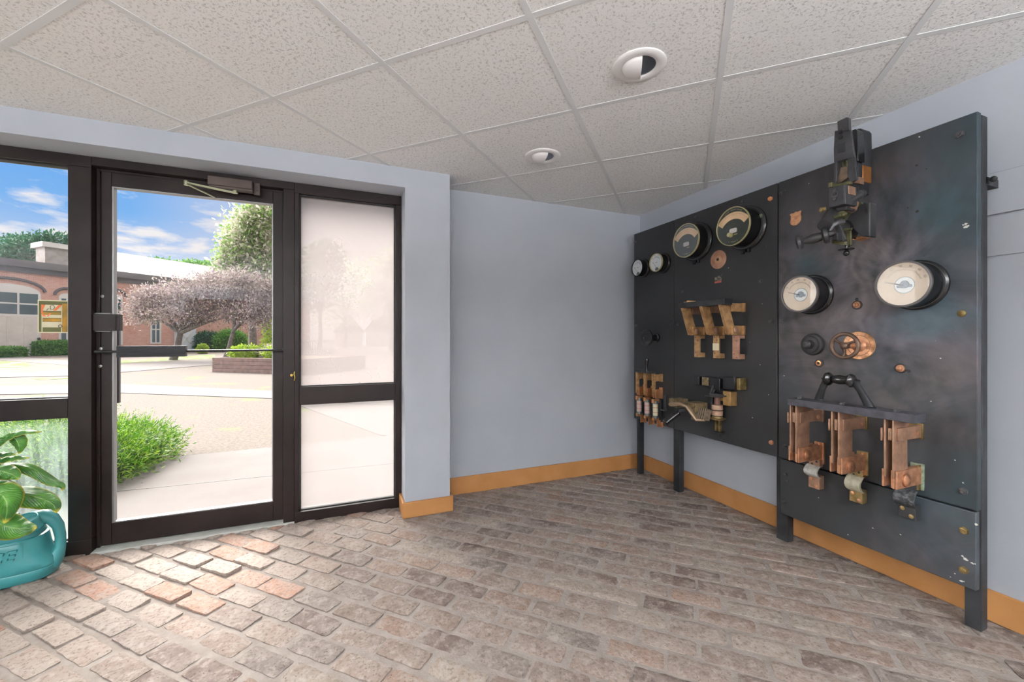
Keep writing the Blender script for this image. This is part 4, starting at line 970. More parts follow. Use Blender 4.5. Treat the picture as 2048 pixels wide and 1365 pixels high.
def bolt(px, py, slabo, mt=steel_m, r=.011, dome=False, label=None):
    q_ = sb(px, py); m = MB()
    if dome: m.lathe(q_, (0, 0, 1), [(0, r * 1.15), (.003, r * 1.1), (.006, r * .7), (.0075, 0)], 20)
    else: m.lathe(q_, (0, 0, 1), [(0, r * 1.25), (.002, r * 1.25), (.0022, r), (.010, r), (.011, r * .8)], 6); m.cyl(q_ + Vector((0, 0, .008)), q_ + Vector((0, 0, .015)), r * .5, n=10)
    o = m.build('bolt', mt, slabo, smooth=30)
    if label: o['label'] = label
for x, y in ((1271, 485), (1273, 651.8), (1273, 817), (1343, 649.6)): bolt(x, y, PA, r=.010)
for x, y in ((1392, 435), (1487, 403), (1342 + 14, 462), (1522, 563), (1365.8, 584), (1542, 643.5), (1356.5, 649)): bolt(x, y, PB, r=.010)
bolt(1541, 398, PB, copper_b, .011, label='copper bolt'); bolt(1543, 885.4, PB, copper_m, .011, label='copper bolt'); bolt(1400, 832, PB, copper_m, .008)
for x, y in ((1563.5, 387.6), (1565.3, 641.7), (1570, 892.6)): bolt(x, y, PC, r=.0095)
bolt(1919.5, 269.5, PC, r=.013); bolt(1923.5, 627.5, PC, bronze_b, .0115, True); bolt(1927.5, 983, PC, r=.0115)
bolt(1928, 1062, PD, bronze_b, .012); bolt(1927.5, 1141, PD, bronze_b, .012); bolt(1571.7, 949, PD, r=.008); bolt(1569.6, 1003, PD, r=.008)
def hole(px, py, slabo, r=.006, light=False):
    q_ = sb(px, py); m = MB(); m.lathe(q_, (0, 0, 1), [(-.002, r), (.0004, r)], 18); m.build('drilled_hole', blk_m, slabo)
for x, y, r in ((1833.5, 331, .005), (1853, 338, .003), (1816, 416, .003), (1834.5, 423, .006), (1713.6, 598.8, .0075), (1630, 730.5, .005), (1817.6, 742.9, .007), (1784, 612, .002)): hole(x, y, PC, r)
for x, y, r in ((1304.8, 465, .003), (1303, 721, .003)): hole(x, y, PA, r)
splat_m = mat('white_paint_spot', (.62, .62, .58), .6)
g = random.Random(9)
def splats(slabo, pts):
    m = MB()
    for x, y, r in pts:
        q_ = sb(x, y); poly = []
        for k in range(8): a_ = k * math.pi / 4; rr = r * g.uniform(.5, 1.2); poly.append(q_ + Vector((rr * math.cos(a_), rr * math.sin(a_) * .8, 0)))
        m.prism(poly, (0, 0, .0007))
    m.build('paint_spots', splat_m, slabo, smooth=0)['kind'] = 'stuff'
splats(PC, [(1932, 448, .006), (1934, 453, .008), (1930, 455, .005), (1839, 274, .004), (1862, 803, .003), (1910, 921, .003), (1926, 966, .004), (1881, 717, .003), (1618, 367, .003), (1568, 752, .003), (1927, 450, .004)])
splats(PD, [(1925, 1113, .005), (1930, 1118, .007), (1934, 1121, .005), (1944, 1127, .005), (1950, 1129, .003), (1922, 1163, .006), (1928, 1164, .003), (1952, 1050, .006), (1637, 996, .003), (1746, 1057, .003), (1801, 1070, .003), (1696, 1070, .003), (1910, 1148, .003), (1901, 1155, .002), (1935, 1143, .004)])
splats(PB, [(1457, 536, .003), (1505, 836, .004), (1524, 608, .002), (1500, 685, .002), (1520, 730, .003), (1537, 790, .002)])

# ------------------------------------------------------------------ meters
case_m = mat('black_enamel_case', (.010, .010, .011), .22, .1, .6)
dialw_m = mat('white_dial', (.88, .92, .92), .5); dialg_m = mat('dark_green_dial', rough=.45, fn=mottled((.022, .034, .026), (.045, .058, .045), 30))
scale_m = mat('tan_scale_card', rough=.6, fn=mottled((.78, .52, .30), (.88, .62, .37), 18)); gilt_m = mat('gilt_rim', (.52, .47, .25), .35, .5)
greyrim_m = mat('grey_metal_rim', (.16, .15, .15), .35, .6)
cream_dial = mat('cream_dial', rough=.35, fn=mottled((.68, .56, .43), (.80, .69, .56), 5)); pale_ink = mat('faded_ink', (.30, .24, .17), .6); ring_ink = mat('teal_ink', (.25, .36, .36), .5)
glassm_m = glass_mat('meter_glass', refl=.30)
label_white = mat('white_maker_label', (.70, .66, .64), .5)
def meter(px, py, Rf, d, kind, label, cat='meter', group=None):
    f = BD.root(px, py, 'panel_meter', label, cat, group); e = f.e
    rim = {'small_b': case_m, 'small_g': gilt_m, 'green': gilt_m, 'cream': greyrim_m}[kind]; rb = 1.16 if kind == 'green' else 1.10
    m = MB(); m.lathe((0, 0, 0), (0, 0, 1), [(0, Rf * rb), (.010, Rf * rb), (.014, Rf * (rb - .03)), (.018, Rf * (rb - .09)), (.022, Rf * .985), (d - .012, Rf * .985), (d - .010, Rf * .93)], 64); m.build('case', case_m, e, smooth=25)
    m = MB(); m.torus((0, 0, .019), (0, 0, 1), Rf * (rb - .09), .0016, 60, 6); m.build('case_bead', steel_m, e)
    t_ = .0045 if 'small' in kind or kind == 'green' else .0075
    m = MB(); m.lathe((0, 0, 0), (0, 0, 1), [(d - .012, Rf), (d - .001, Rf), (d, Rf - t_ * .4), (d - .001, Rf - t_), (d - .006, Rf - t_ - .0005), (d - .012, Rf - t_)], 64, closed=True); m.build('rim', rim, e, smooth=30)
    zf = d - .0085; Ri = Rf - t_
    dm = {'small_b': dialw_m, 'small_g': dialw_m, 'green': dialg_m, 'cream': cream_dial}[kind]
    m = MB(); m.lathe((0, 0, 0), (0, 0, 1), [(zf - .003, Ri), (zf, Ri)], 56); dial = m.build('dial', dm, e)
    def ticks(r, a0, a1, n, l, wd, mt, every=5, name='scale_ticks'):
        m = MB()
        for k in range(n + 1):
            a = a0 + (a1 - a0) * k / n; ll = l * (1.7 if k % every == 0 else 1); c_, s_ = math.cos(a), math.sin(a)
            m.bar((r * c_, r * s_, zf + .0012), ((r + ll) * c_, (r + ll) * s_, zf + .0012), wd, .0004, (0, 0, 1))
        m.build(name, mt, dial, smooth=0)['kind'] = 'stuff'
    def num(body, r, a, sz, mt, rot=True):
        M = Matrix.Translation((r * math.cos(a), r * math.sin(a), zf + .0012)) @ Matrix.Rotation((a - math.pi / 2) if rot else 0, 4, 'Z'); text_obj('numeral', body, sz, mt, dial, M, .0002)
    if 'small' in kind:
        ticks(Rf * .56, R(140), R(28), 20, Rf * .10, .0011, blk_m)
        for i, b_ in enumerate(('0', '2', '4', '6')): num(b_, Rf * .80, R(138 - i * 36), Rf * .17, blk_m)
        m = MB(); m.prism([(Rf * .12 + Rf * .26 * math.cos(R(a)), -Rf * .78 + Rf * .26 * math.sin(R(a)), zf + .0005) for a in range(-20, 201, 20)], (0, 0, .003)); m.build('movement_cover', steel_m, dial)
        m = MB(); m.bar((Rf * .12, -Rf * .62, zf + .0035), (-Rf * .46, Rf * .06, zf + .0035), .0016, .0006, (0, 0, 1)); m.ball((-Rf * .46, Rf * .06, zf + .0035), .0035, 10, 6, (1, 1, .3)); m.build('needle', blk_m, dial, smooth=0)
        m = MB(); m.box((-.010, -.004 + Rf * .05, zf + .0003), (.014, .0 + Rf * .05, zf + .0007)); m.build('maker_mark', pale_ink, dial, smooth=0)
    if kind == 'green':
        c = (0, -Rf * .42); m = MB(); m.arc(c, Rf * .80, Rf * 1.14, R(37), R(143), zf + .001, zf + .0022, 36); sc_ = m.build('scale_card', scale_m, dial, smooth=20)
        m = MB()
        for r_ in (Rf * .79, Rf * 1.15): m.tube([(c[0] + r_ * math.cos(R(a)), c[1] + r_ * math.sin(R(a)), zf + .0022) for a in np.linspace(36, 144, 30)], .0013, 6)
        for a in (36, 144): m.tube([(c[0] + r_ * math.cos(R(a)), c[1] + r_ * math.sin(R(a)), zf + .0022) for r_ in (Rf * .79, Rf * 1.15)], .0013, 6)
        m.build('scale_frame', gilt_m, dial)
        m = MB()
        for k in range(41):
            a = R(42 + 96 * k / 40); r_ = Rf * 1.03; l = Rf * (.06 if k % 5 == 0 else .03); m.bar((c[0] + r_ * math.cos(a), c[1] + r_ * math.sin(a), zf + .0024), (c[0] + (r_ + l) * math.cos(a), c[1] + (r_ + l) * math.sin(a), zf + .0024), .0008, .0003, (0, 0, 1))
        m.build('scale_ticks', blk_m, sc_ if False else dial, smooth=0)['kind'] = 'stuff'
        m = MB(); a = R(138); m.bar((c[0] + Rf * .80 * math.cos(a), c[1] + Rf * .80 * math.sin(a), zf + .0027), (c[0] + Rf * 1.10 * math.cos(a), c[1] + Rf * 1.10 * math.sin(a), zf + .0027), .001, .0004, (0, 0, 1)); m.build('needle', blk_m, dial, smooth=0)
        m = MB(); w2_, h2_ = Rf * .22, Rf * .12; m.prism([(-w2_ + .006, -Rf * .22 - h2_, zf), (w2_ - .006, -Rf * .22 - h2_, zf), (w2_, -Rf * .22 - h2_ + .006, zf), (w2_, -Rf * .22 + h2_ - .006, zf), (w2_ - .006, -Rf * .22 + h2_, zf), (-w2_ + .006, -Rf * .22 + h2_, zf), (-w2_, -Rf * .22 + h2_ - .006, zf), (-w2_, -Rf * .22 - h2_ + .006, zf)], (0, 0, .0015)); m.build('maker_label', label_white, dial, smooth=0)
        m = MB()
        for k, a in enumerate(np.linspace(55, 125, 17)):     # gilt lettering reduced to its strokes around the rim
            if k % 6 == 5: continue
            for sgn, r_ in ((1, .86), (-1, .80)):
                if sgn < 0 and not 70 < a < 110: continue
                p = Vector((Rf * r_ * math.cos(R(a)) * 1, sgn * Rf * r_ * math.sin(R(a)), zf + .0008)); m.box(p - Vector((.0016, .003, 0)), p + Vector((.0016, .003, .0004)))
        m.build('gilt_lettering', gilt_m, dial, smooth=0)['kind'] = 'stuff'
        m = MB(); m.box((Rf * .05, -Rf * .46, zf), (Rf * .25, -Rf * .41, zf + .001)); m.build('serial_tag', gilt_m, dial, smooth=0)
        # terminal feet under the case
        m = MB(); m.box((-Rf * .25, -Rf * rb - .020, 0), (-Rf * .10, -Rf * rb + .004, .014)); m.box((Rf * .12, -Rf * rb - .016, 0), (Rf * .25, -Rf * rb + .006, .014)); m.cyl((0, -Rf * rb - .006, 0), (0, -Rf * rb - .006, .02), .006, n=10); m.build('terminal', case_m, e, bevel=.001)
    if kind == 'cream':
        ticks(Rf * .60, R(150), R(15), 45, Rf * .05, .0010, pale_ink)
        for i in range(6): num(str(i * 10), Rf * .78, R(148 - i * 26), Rf * .13, pale_ink)
        m = MB(); m.torus((Rf * .06, -Rf * .05, zf + .0008), (0, 0, 1), Rf * .35, .0010, 48, 6); m.build('hub_ring', ring_ink, dial)
        m = MB(); m.lathe((Rf * .06, -Rf * .05, zf), (0, 0, 1), [(0, Rf * .34), (.0006, Rf * .34)], 40); m.build('hub_plate', dialw_m, dial)
        m = MB(); m.lathe((Rf * .06, -Rf * .03, zf), (0, 0, 1), [(.0006, Rf * .17), (.003, Rf * .16), (.004, 0)], 26); m.box((-Rf * .20, -Rf * .16, zf + .0006), (Rf * .32, -Rf * .04, zf + .0022)); m.build('movement_cover', mat('blue_grey_cover', (.30, .36, .42), .4), dial)
        m = MB(); m.bar((Rf * .02, -Rf * .06, zf + .004), (-Rf * .60, Rf * .14, zf + .004), .0018, .0006, (0, 0, 1)); m.bar((Rf * .02, -Rf * .06, zf + .004), (-Rf * .28, Rf * .04, zf + .004), .0035, .0008, (0, 0, 1)); m.build('needle', blk_m, dial, smooth=0)
    m = MB(); m.lathe((0, 0, 0), (0, 0, 1), [(d - .0035, Ri), (d - .0025, Ri)], 48); m.build('cover_glass', glassm_m, e, smooth=0)
    return f
meter(1288, 537, .067, .072, 'small_b', 'small white-faced meter in black rim at the left end of the board')
meter(1327.6, 527, .068, .080, 'small_g', 'small white-faced meter in gilt rim, second from the left')
MC = meter(1394, 484, .113, .105, 'green', 'green gilt-rimmed meter with tan arc scale, lower left of its pair')
MDm = meter(1493, 457, .113, .119, 'green', 'green gilt-rimmed meter with tan scale and brass knob, upper right of its pair')
m = MB(); m.cyl((-.012, -.049, .105), (-.012, -.049, .135), .012, n=18); m.lathe((-.012, -.049, .117), (0, 0, 1), [(0, .014), (.002, .014)], 18); m.build('zero_knob', gilt_m, MDm.e)
q_ = MDm.L(1526.3, 433); m = MB(); m.lathe((q_.x, q_.y, 0), (0, 0, 1), [(0, .008), (.018, .008), (.020, .012), (.023, .011), (.024, 0)], 16); m.build('terminal', verd_m, MDm.e)
meter(1625, 590, .092, .109, 'cream', 'smaller cream-faced round meter with grey rim, left of the large panel')
meter(1833.5, 571, .095, .114, 'cream', 'larger cream-faced round meter with grey rim at the right of the board')

# ------------------------------------------------------------------ small fittings
f = BD.root(1437, 519.5, 'copper_dial_plate', 'flat copper disc plate with a central hole under the green meters', 'dial plate')
pink_c = mat('pink_copper', rough=.45, metal=.5, fn=mottled((.38, .20, .13), (.55, .32, .22), 20))
m = MB(); m.lathe((0, 0, 0), (0, 0, 1), [(0, .060), (.003, .060), (.004, .058), (.0035, .012)], 48); m.build('plate', pink_c, f.e)
m = MB(); m.torus((0, 0, .004), (0, 0, 1), .031, .002, 40, 8); m.torus((0, 0, .004), (0, 0, 1), .056, .001, 40, 6); m.build('raised_ring', copper_m, f.e)
m = MB(); m.lathe((0, 0, 0), (0, 0, 1), [(.0036, .028), (.006, .024), (.007, .012), (.0072, .010)], 32); m.build('boss', mat('light_copper', (.58, .34, .20), .4, .6), f.e)
m = MB(); m.lathe((0, 0, 0), (0, 0, 1), [(.0065, .010), (.0076, .0098)], 24); m.build('hole', blk_m, f.e)
f = BD.root(1436, 560, 'torn_paper_label', 'torn dark paper label with a red strip on the middle slate panel', 'label')
m = MB(); m.box((-.026, -.006, 0), (.026, .020, .0006)); m.prism([(-.008, .020, 0), (.030, .032, 0), (.026, .018, 0)], (0, 0, .0006)); m.build('paper', mat('brown_paper', rough=.7, fn=mottled((.05, .045, .035), (.30, .27, .20), 60, .45, .6)), f.e, smooth=0)
m = MB(); m.box((-.026, -.020, 0), (.026, -.009, .0006)); m.build('red_strip', mat('faded_red', (.55, .12, .08), .6), f.e, smooth=0)
def text_on(f, body, x, y, z, sz, mt, name='lettering'): return text_obj(name, body, sz, mt, f.e, Matrix.Translation((x, y, z)), .0003)
# shield badge
f = BD.root(1592, 438, 'shield_badge', 'small copper shield badge at the upper left of the large panel', 'badge')
bp = [(-.031, .030), (-.024, .034), (-.012, .032), (0, .038), (.012, .034), (.022, .037), (.030, .035), (.026, .020), (.029, .002), (.028, -.014), (.018, -.027), (.003, -.034), (-.012, -.033), (-.025, -.025), (-.030, -.012), (-.026, .004), (-.025, .018)]
lcu = mat('badge_copper', rough=.45, metal=.4, fn=mottled((.60, .30, .15), (.74, .42, .24), 60))
m = MB(); m.prism([(x, y, 0) for x, y in bp], (0, 0, .003)); m.build('plate', lcu, f.e, smooth=0)
m = MB(); m.tube([(x * .88, y * .88, .0034) for x, y in bp + bp[:1]], .0008, 6); 
for k, yy in enumerate((-.012, .012)): m.box((-.018, yy - .0025, .003), (.018, yy + .0025, .0038))
m.box((-.004, -.006, .003), (.001, .008, .0038)); m.box((.004, -.006, .003), (.008, .008, .0038)); m.build('embossed_marks', copper_m, f.e, smooth=0)
# round black knobs
f = BD.root(1313.8, 676, 'control_knob', 'black mushroom control knob on the narrow left panel', 'knob')
m = MB(); m.lathe((0, 0, 0), (0, 0, 1), [(0, .034), (.012, .034), (.018, .026), (.045, .016), (.085, .018), (.090, .060), (.096, .064), (.104, .064), (.108, .058), (.1085, .030), (.106, .028), (.106, 0)], 44); m.build('knob', case_m, f.e, smooth=30)
f = BD.root(1626, 689.2, 'push_knob', 'black stepped round knob left of the brass handwheel', 'knob')
kb_ = mat('worn_black', (.028, .028, .030), .4)
m = MB(); m.lathe((0, 0, 0), (0, 0, 1), [(0, .056), (.006, .056), (.014, .052), (.018, .042), (.026, .040), (.030, .028)], 44); m.build('base', kb_, f.e, smooth=30)
m = MB(); m.lathe((0, 0, 0), (0, 0, 1), [(.028, .024), (.054, .021), (.062, .014), (.064, 0)], 32); m.build('button', kb_, f.e, smooth=30)
# brass handwheel with lettered plate
f = BD.root(1718, 691.5, 'handwheel', 'small spoked bronze handwheel over a lettered copper disc', 'handwheel')
m = MB(); m.lathe((0, 0, 0), (0, 0, 1), [(0, .066), (.003, .066), (.0045, .064), (.0035, .050), (.0035, .030), (.010, .022), (.030, .014), (.095, .012)], 48); m.build('plate', copper_m, f.e, smooth=30)
m = MB(); m.torus((0, 0, .0045), (0, 0, 1), .0645, .0015, 48, 6); m.torus((0, 0, .004), (0, 0, 1), .047, .0012, 48, 6); m.build('plate_rim', bronze_b, f.e)
# copper lettering round the plate
for i, chh in enumerate('GENERAL ELECTRIC CO'):
    a = R(200 - i * 17.5)
    if chh != ' ': text_obj('lettering', chh, .014, bronze_b, f.e, Matrix.Translation((.0555 * math.cos(a), .0555 * math.sin(a), .0040)) @ Matrix.Rotation(a - math.pi / 2, 4, 'Z'), .0006)
wz = .110; wm = mat('worn_bronze_wheel', rough=.42, metal=.6, fn=mottled((.10, .062, .045), (.17, .11, .08), 18))
m = MB(); m.torus((0, 0, wz), (0, 0, 1), .054, .0085, 56, 14); wr = m.build('rim', wm, f.e)
for k in range(3):
    a = R(25 + 120 * k); m = MB(); m.tube([(.012 * math.cos(a), .012 * math.sin(a), wz + .004), (.03 * math.cos(a + .1), .03 * math.sin(a + .1), wz - .002), (.050 * math.cos(a), .050 * math.sin(a), wz)], [.0075, .0055, .0065], 10); m.build('spoke', wm, f.e)
m = MB(); m.lathe((0, 0, wz - .016), (0, 0, 1), [(0, .015), (.024, .016), (.030, .012), (.033, .005), (.034, 0)], 26); m.build('hub', wm, f.e)
def stud(px, py, label, ring=False):
    f = BD.root(px, py, 'terminal_stud', label, 'terminal'); m = MB(); m.lathe((0, 0, 0), (0, 0, 1), [(0, .021), (.003, .021), (.0045, .018)], 30); m.build('washer', kb_, f.e)
    m = MB()
    if ring: m.lathe((0, 0, 0), (0, 0, 1), [(.0045, .014), (.008, .013), (.009, .007), (.006, .006), (.0045, .006)], 26, closed=True); m.build('bushing', copper_b, f.e)
    else:
        m.lathe((0, 0, 0), (0, 0, 1), [(.0045, .016), (.009, .015), (.011, .010), (.018, .010), (.020, .006), (.026, .005), (.027, 0)], 26); m.build('stud', copper_m, f.e)
stud(1714.9, 610.5, 'copper terminal stud between the two cream meters, below a drilled hole')
stud(1638.7, 726.9, 'bright copper ring terminal below the black knob', True)
stud(1801.9, 737.2, 'copper terminal stud right of the handwheel')

# ------------------------------------------------------------------ large triple-pole knife switch
f = BD.root(1726, 925, 'knife_switch', 'large closed three-pole copper knife switch with black handle on the right panel', 'knife switch'); e = f.e
poles = [(1640, 900), (1726, 925), (1835, 960)]
tops = [(1641, 826), (1727, 842), (1834, 858)]
U = [f.L(x, y).x for x, y in poles]; VH = f.L(1640, 898).y; VT = f.L(1641, 828).y
VH = 0.006; VT = .188
pivot_c = mat('pivot_copper', rough=.35, metal=.75, fn=mottled((.30, .14, .08), (.60, .30, .16), 50))
pole_mats = [(copper_m, brown_c), (copper_m, brown_c), (verd_m, bronze_b)]
for i, u in enumerate(U):
    # upper contact: foot on the slab and two jaws
    m = MB(); m.box((u - .030, VT - .032, 0), (u + .022, VT + .032, .014)); m.build('contact_foot', [brown_c, bronze_b, bronze_b][i], e, bevel=.002)
    m = MB()
    for du in (-.028, .001, .0105): m.box((u + du, VT - .026, .010), (u + du + .0065, VT + .026, .176 if du < 0 or i else .176))
    m.box((u - .0095, VT - .024, .150), (u - .0035, VT + .024, .196)); m.box((u - .0025, VT - .024, .150), (u + .0020, VT + .024, .196)); m.box((u - .033, VT - .030, .160), (u - .027, VT + .022, .200))
    jw = m.build('jaw', [brown_c, brown_c, brown_c][i], e, bevel=.0012)
    m = MB(); m.lathe((u + .017, VT - .004, .045), (1, 0, 0), [(0, .010), (.003, .009), (.005, 0)], 16); m.build('rivet', copper_m, jw)
    # hinge
    m = MB(); m.box((u - .020, VH - .062, 0), (u + .024, VH + .046, .013)); m.build('hinge_foot', [copper_m, bronze_b, verd_m][i], e, bevel=.002)
    m = MB(); m.box((u + .010, VH - .060, .013), (u + .017, VH + .044, .032)); m.build('side_strap', copper_b if i < 2 else bronze_b, e, bevel=.001)
    m = MB()
    for du in (-.034, -.0065, .0015, .0105): m.box((u + du, VH - .036, .012), (u + du + .0070, VH + .036, .188 - (.006 if du == -.0065 else 0)))
    m.build('hinge_jaw', [copper_b, copper_m, copper_m][i] if False else copper_m, e, bevel=.0012)
    m = MB(); m.lathe((u + .0175, VH - .004, .130), (1, 0, 0), [(0, .027), (.006, .026), (.012, .019), (.015, .008), (.0155, 0)], 28); m.build('pivot_nut', pivot_c, e); m = MB(); m.lathe((u - .034, VH - .004, .130), (-1, 0, 0), [(0, .018), (.006, .017), (.012, .010), (.013, 0)], 20); m.build('pivot_head', pivot_c, e)
    # blades: two flat copper bars
    for du in (-.0235, .0040):
        m = MB(); m.box((u + du, VH + .006, .098), (u + du + .0062, VT + .060, .196)); m.build('blade', brown_c, e, bevel=.0012)
    m = MB(); m.box((u - .012, VH - .012, .14), (u + .002, VT + .02, .15)); m.build('spacer', mat('red_fibre', (.10, .016, .012), .6), e)
vb0, vb1 = VT + .058, VT + .092
m = MB(); m.box((U[0] - .032, vb0, .115), (U[2] + .075, vb1, .200)); cb = m.build('crossbar', mat('black_fibre_bar', rough=.55, fn=mottled((.028, .028, .036), (.060, .060, .075), 25, bs=.2, bsc=60)), e, bevel=.002)
m = MB()
for i, u in enumerate(U):
    for dz in (.135, .170): m.lathe((u + (dz - .15) * .3, vb1, dz), (0, 1, 0), [(0, .011), (.002, .011), (.0022, .008), (.008, .008)], 6)
m.build('bolt', steel_m, cb)
h0, h1 = f.L(1636, 806, .175), f.L(1738, 822, .175); gL, gR = f.L(1655, 757, .21), f.L(1708, 763, .21)
gy = (gL.y + gR.y) / 2; ux0, ux1 = gL.x, gR.x; ul, ur = h0.x, h1.x - .006
for ux, uf, s_ in ((ux0, ul, -1), (ux1, ur, 1)):
    m = MB(); m.tube([(uf, vb1 - .001, .165), (uf - s_ * .002, vb1 + .018, .168), ((ux + uf) / 2, (vb1 + gy) / 2 + .012, .192), (ux + s_ * .006, gy - .012, .210), (ux + s_ * .008, gy + .004, .213)], [.022, .017, .0135, .015, .016], 14, .75); m.lathe((uf, vb1, .165), (0, 1, 0), [(0, .026), (.003, .026), (.006, .018)], 20); m.build('handle_arm', iron_m, cb)
m = MB(); L_ = ux1 - ux0; prof = [(-.006, .018), (0, .028), (.010, .030), (.018, .023), (.022, .014), (L_ * .3, .017), (L_ * .5, .0205), (L_ * .7, .018), (L_ - .020, .014), (L_ - .018, .024), (L_ - .008, .030), (L_, .026), (L_ + .008, .014)]
m.lathe((ux0 - .002, gy, .212), (1, 0, 0), prof, 28); m.build('grip', case_m, cb, smooth=40)
# flexible leads below each pole down to the lower slab
lead = [(mat('lead_foil', rough=.5, fn=mottled((.36, .36, .33), (.62, .61, .56), 40)), copper_m), (mat('lead_foil_yellow', rough=.5, fn=mottled((.36, .34, .24), (.60, .57, .45), 40)), bronze_b), (mat('black_tape', rough=.6, fn=mottled((.025, .028, .032), (.14, .145, .15), 70, .45, .7)), kb_)]
spec = [((1616, 917), (1636, 936), (1632, 954), (1638, 981)), ((1698, 941), (1722, 958), (1720, 984), (1724, 1010)), ((1796, 975), (1826, 985), (1826, 1016), (1831, 1043))]
for i, (a0, a1, a2, a3) in enumerate(spec):
    D_ = .040; A0, A1, A2, A3 = [f.L(x, y, D_) for x, y in (a0, a1, a2, a3)]; B0 = f.L(a0[0], a2[1], D_)
    w0, w1 = A0.x, f.L(a3[0], a3[1], D_).x
    top = VH - .040; my = A1.y; ly = A2.y; by = A3.y
    m = MB(); m.box((w0, my, .010), (w1, top, .034)); m.build('lug_plate', [brown_c, bronze_b, iron_m][i], e, bevel=.0015)
    m = MB(); poly = []
    for k in range(13):
        tt = k / 12; yy = my + .006 + (ly - .006 - my - .006) * tt; poly.append((yy, .037 + .030 * math.sin(math.pi * tt) ** .8))
    vs = []; fs = []
    for k, (yy, zz) in enumerate(poly):
        for (uu, z2) in ((w0 - .006, zz), (w1 + .004, zz), (w1 + .004, zz - .010), (w0 - .006, zz - .010)): vs.append((uu, yy, z2))
    for k in range(12):
        for j in range(4): j2 = (j + 1) % 4; fs.append((k * 4 + j, k * 4 + j2, (k + 1) * 4 + j2, (k + 1) * 4 + j))
    fs.append((3, 2, 1, 0)); fs.append((48, 49, 50, 51)); m.add(vs, fs); m.build('flexible_strap', lead[i][0], e, smooth=60)
    m = MB(); m.box((w0, by, 0), (w1, ly + .004, .038)); lb = m.build('lower_lug', lead[i][1] if i else brown_c, e, bevel=.002)
    m = MB()
    for fx, fy in ((.25, .72), (.75, .25)): m.lathe((w0 + (w1 - w0) * fx, by + (ly - by) * fy, .038), (0, 0, 1), [(0, .009), (.003, .008), (.005, 0)], 14)
    m.build('screw', copper_m if i < 2 else bronze_b, lb)
    m = MB(); 
    for fx, fy in ((.3, .3), (.7, .7)): m.lathe((w0 + (w1 - w0) * fx, my + (top - my) * fy, .034), (0, 0, 1), [(0, .005), (.0006, .005)], 12)
    m.build('screw_hole', blk_m, e)

# ------------------------------------------------------------------ smaller three-pole switch on the middle panel
f = BD.root(1448, 662, 'knife_switch', 'part-open three-pole copper switch with broken black crossbar on the middle panel', 'knife switch'); e = f.e
amber_c = mat('amber_copper', rough=.38, metal=.4, fn=mottled((.34, .19, .08), (.62, .38, .18), 26))
us = [f.L(x, 662).x for x in (1409, 1448, 1488)]
for i, u in enumerate(us):
    m = MB(); m.box((u - .030, -.028, 0), (u - .022, .028, .100)); m.box((u - .008, -.028, 0), (u, .028, .100)); m.box((u - .030, -.028, .0), (u + .010, .028, .012)); m.build('hinge_jaw', amber_c, e, bevel=.0012)
    m = MB(); m.lathe((u + .0005, .0, .070), (1, 0, 0), [(0, .020), (.005, .019), (.009, .012), (.010, 0)], 24); m.build('pivot_nut', brown_c, e)
    # laminated blade, three leaves, swung a little off its jaw
    ya = f.L((1380, 1416, 1455)[i], 662, .10)
    pb_ = Vector((0, .002, .088)); pt = Vector((0, .160, .150))
    for k, du in enumerate((-.027, -.019, -.011)):
        m = MB(); m.bar(pb_ + Vector((u + du, -.018, 0)), pt + Vector((u + du, 0, 0)), .0042, .062, (0, -.36, .93)); m.build('blade', amber_c, e, bevel=.0008)
    # front connection bar down from the hinge with screws
    bt = f.L(1470, 672, .05).y; bb = f.L(1470, 719, .05).y
    m = MB(); m.box((u - .038, bb, .040), (u + .006, -.030, .052)); m.box((u - .038, bb, .0), (u + .006, bb + .030, .040)); m.box((u - .038, -.050, 0), (u + .006, -.030, .040)); br_ = m.build('connection_bar', pink_c if i == 2 else amber_c, e, bevel=.0012)
    m = MB()
    for fx, fy in ((.28, -.040), (.68, -.062), (.28, bb + .032), (.68, bb + .010)): m.lathe((u - .038 + .044 * fx, fy, .052), (0, 0, 1), [(0, .006), (.003, .0055), (.004, 0)], 12)
    m.build('screw', brown_c, br_)
    if i == 1: m = MB(); m.box((u - .039, bb + .050, .052), (u + .007, -.080, .0535)); m.build('paper_tag', cream_m, br_, smooth=0)
    m = MB(); m.box((u - .016, .110, 0), (u + .012, .165, .012)); m.box((u - .028, .112, .0), (u - .022, .162, .105)); m.box((u - .004, .112, 0), (u + .002, .162, .105)); m.build('upper_jaw', amber_c if i == 2 else brown_c, e, bevel=.0012)
m = MB(); m.box((us[0] - .050, .150, .110), (us[2] + .012, .186, .178)); wb = m.build('crossbar', iron_m, e, bevel=.003)
m = MB(); g5 = random.Random(4); pts = [(us[0] - .045 + k * .017, .1865 + g5.uniform(0, .004), .150 + g5.uniform(-.012, .012)) for k in range(8)]; m.tube(pts, [.002, .006, .005, .008, .007, .006, .005, .002], 8, .6); m.build('splintered_wood', mat('raw_wood', (.62, .36, .16), .7), wb)

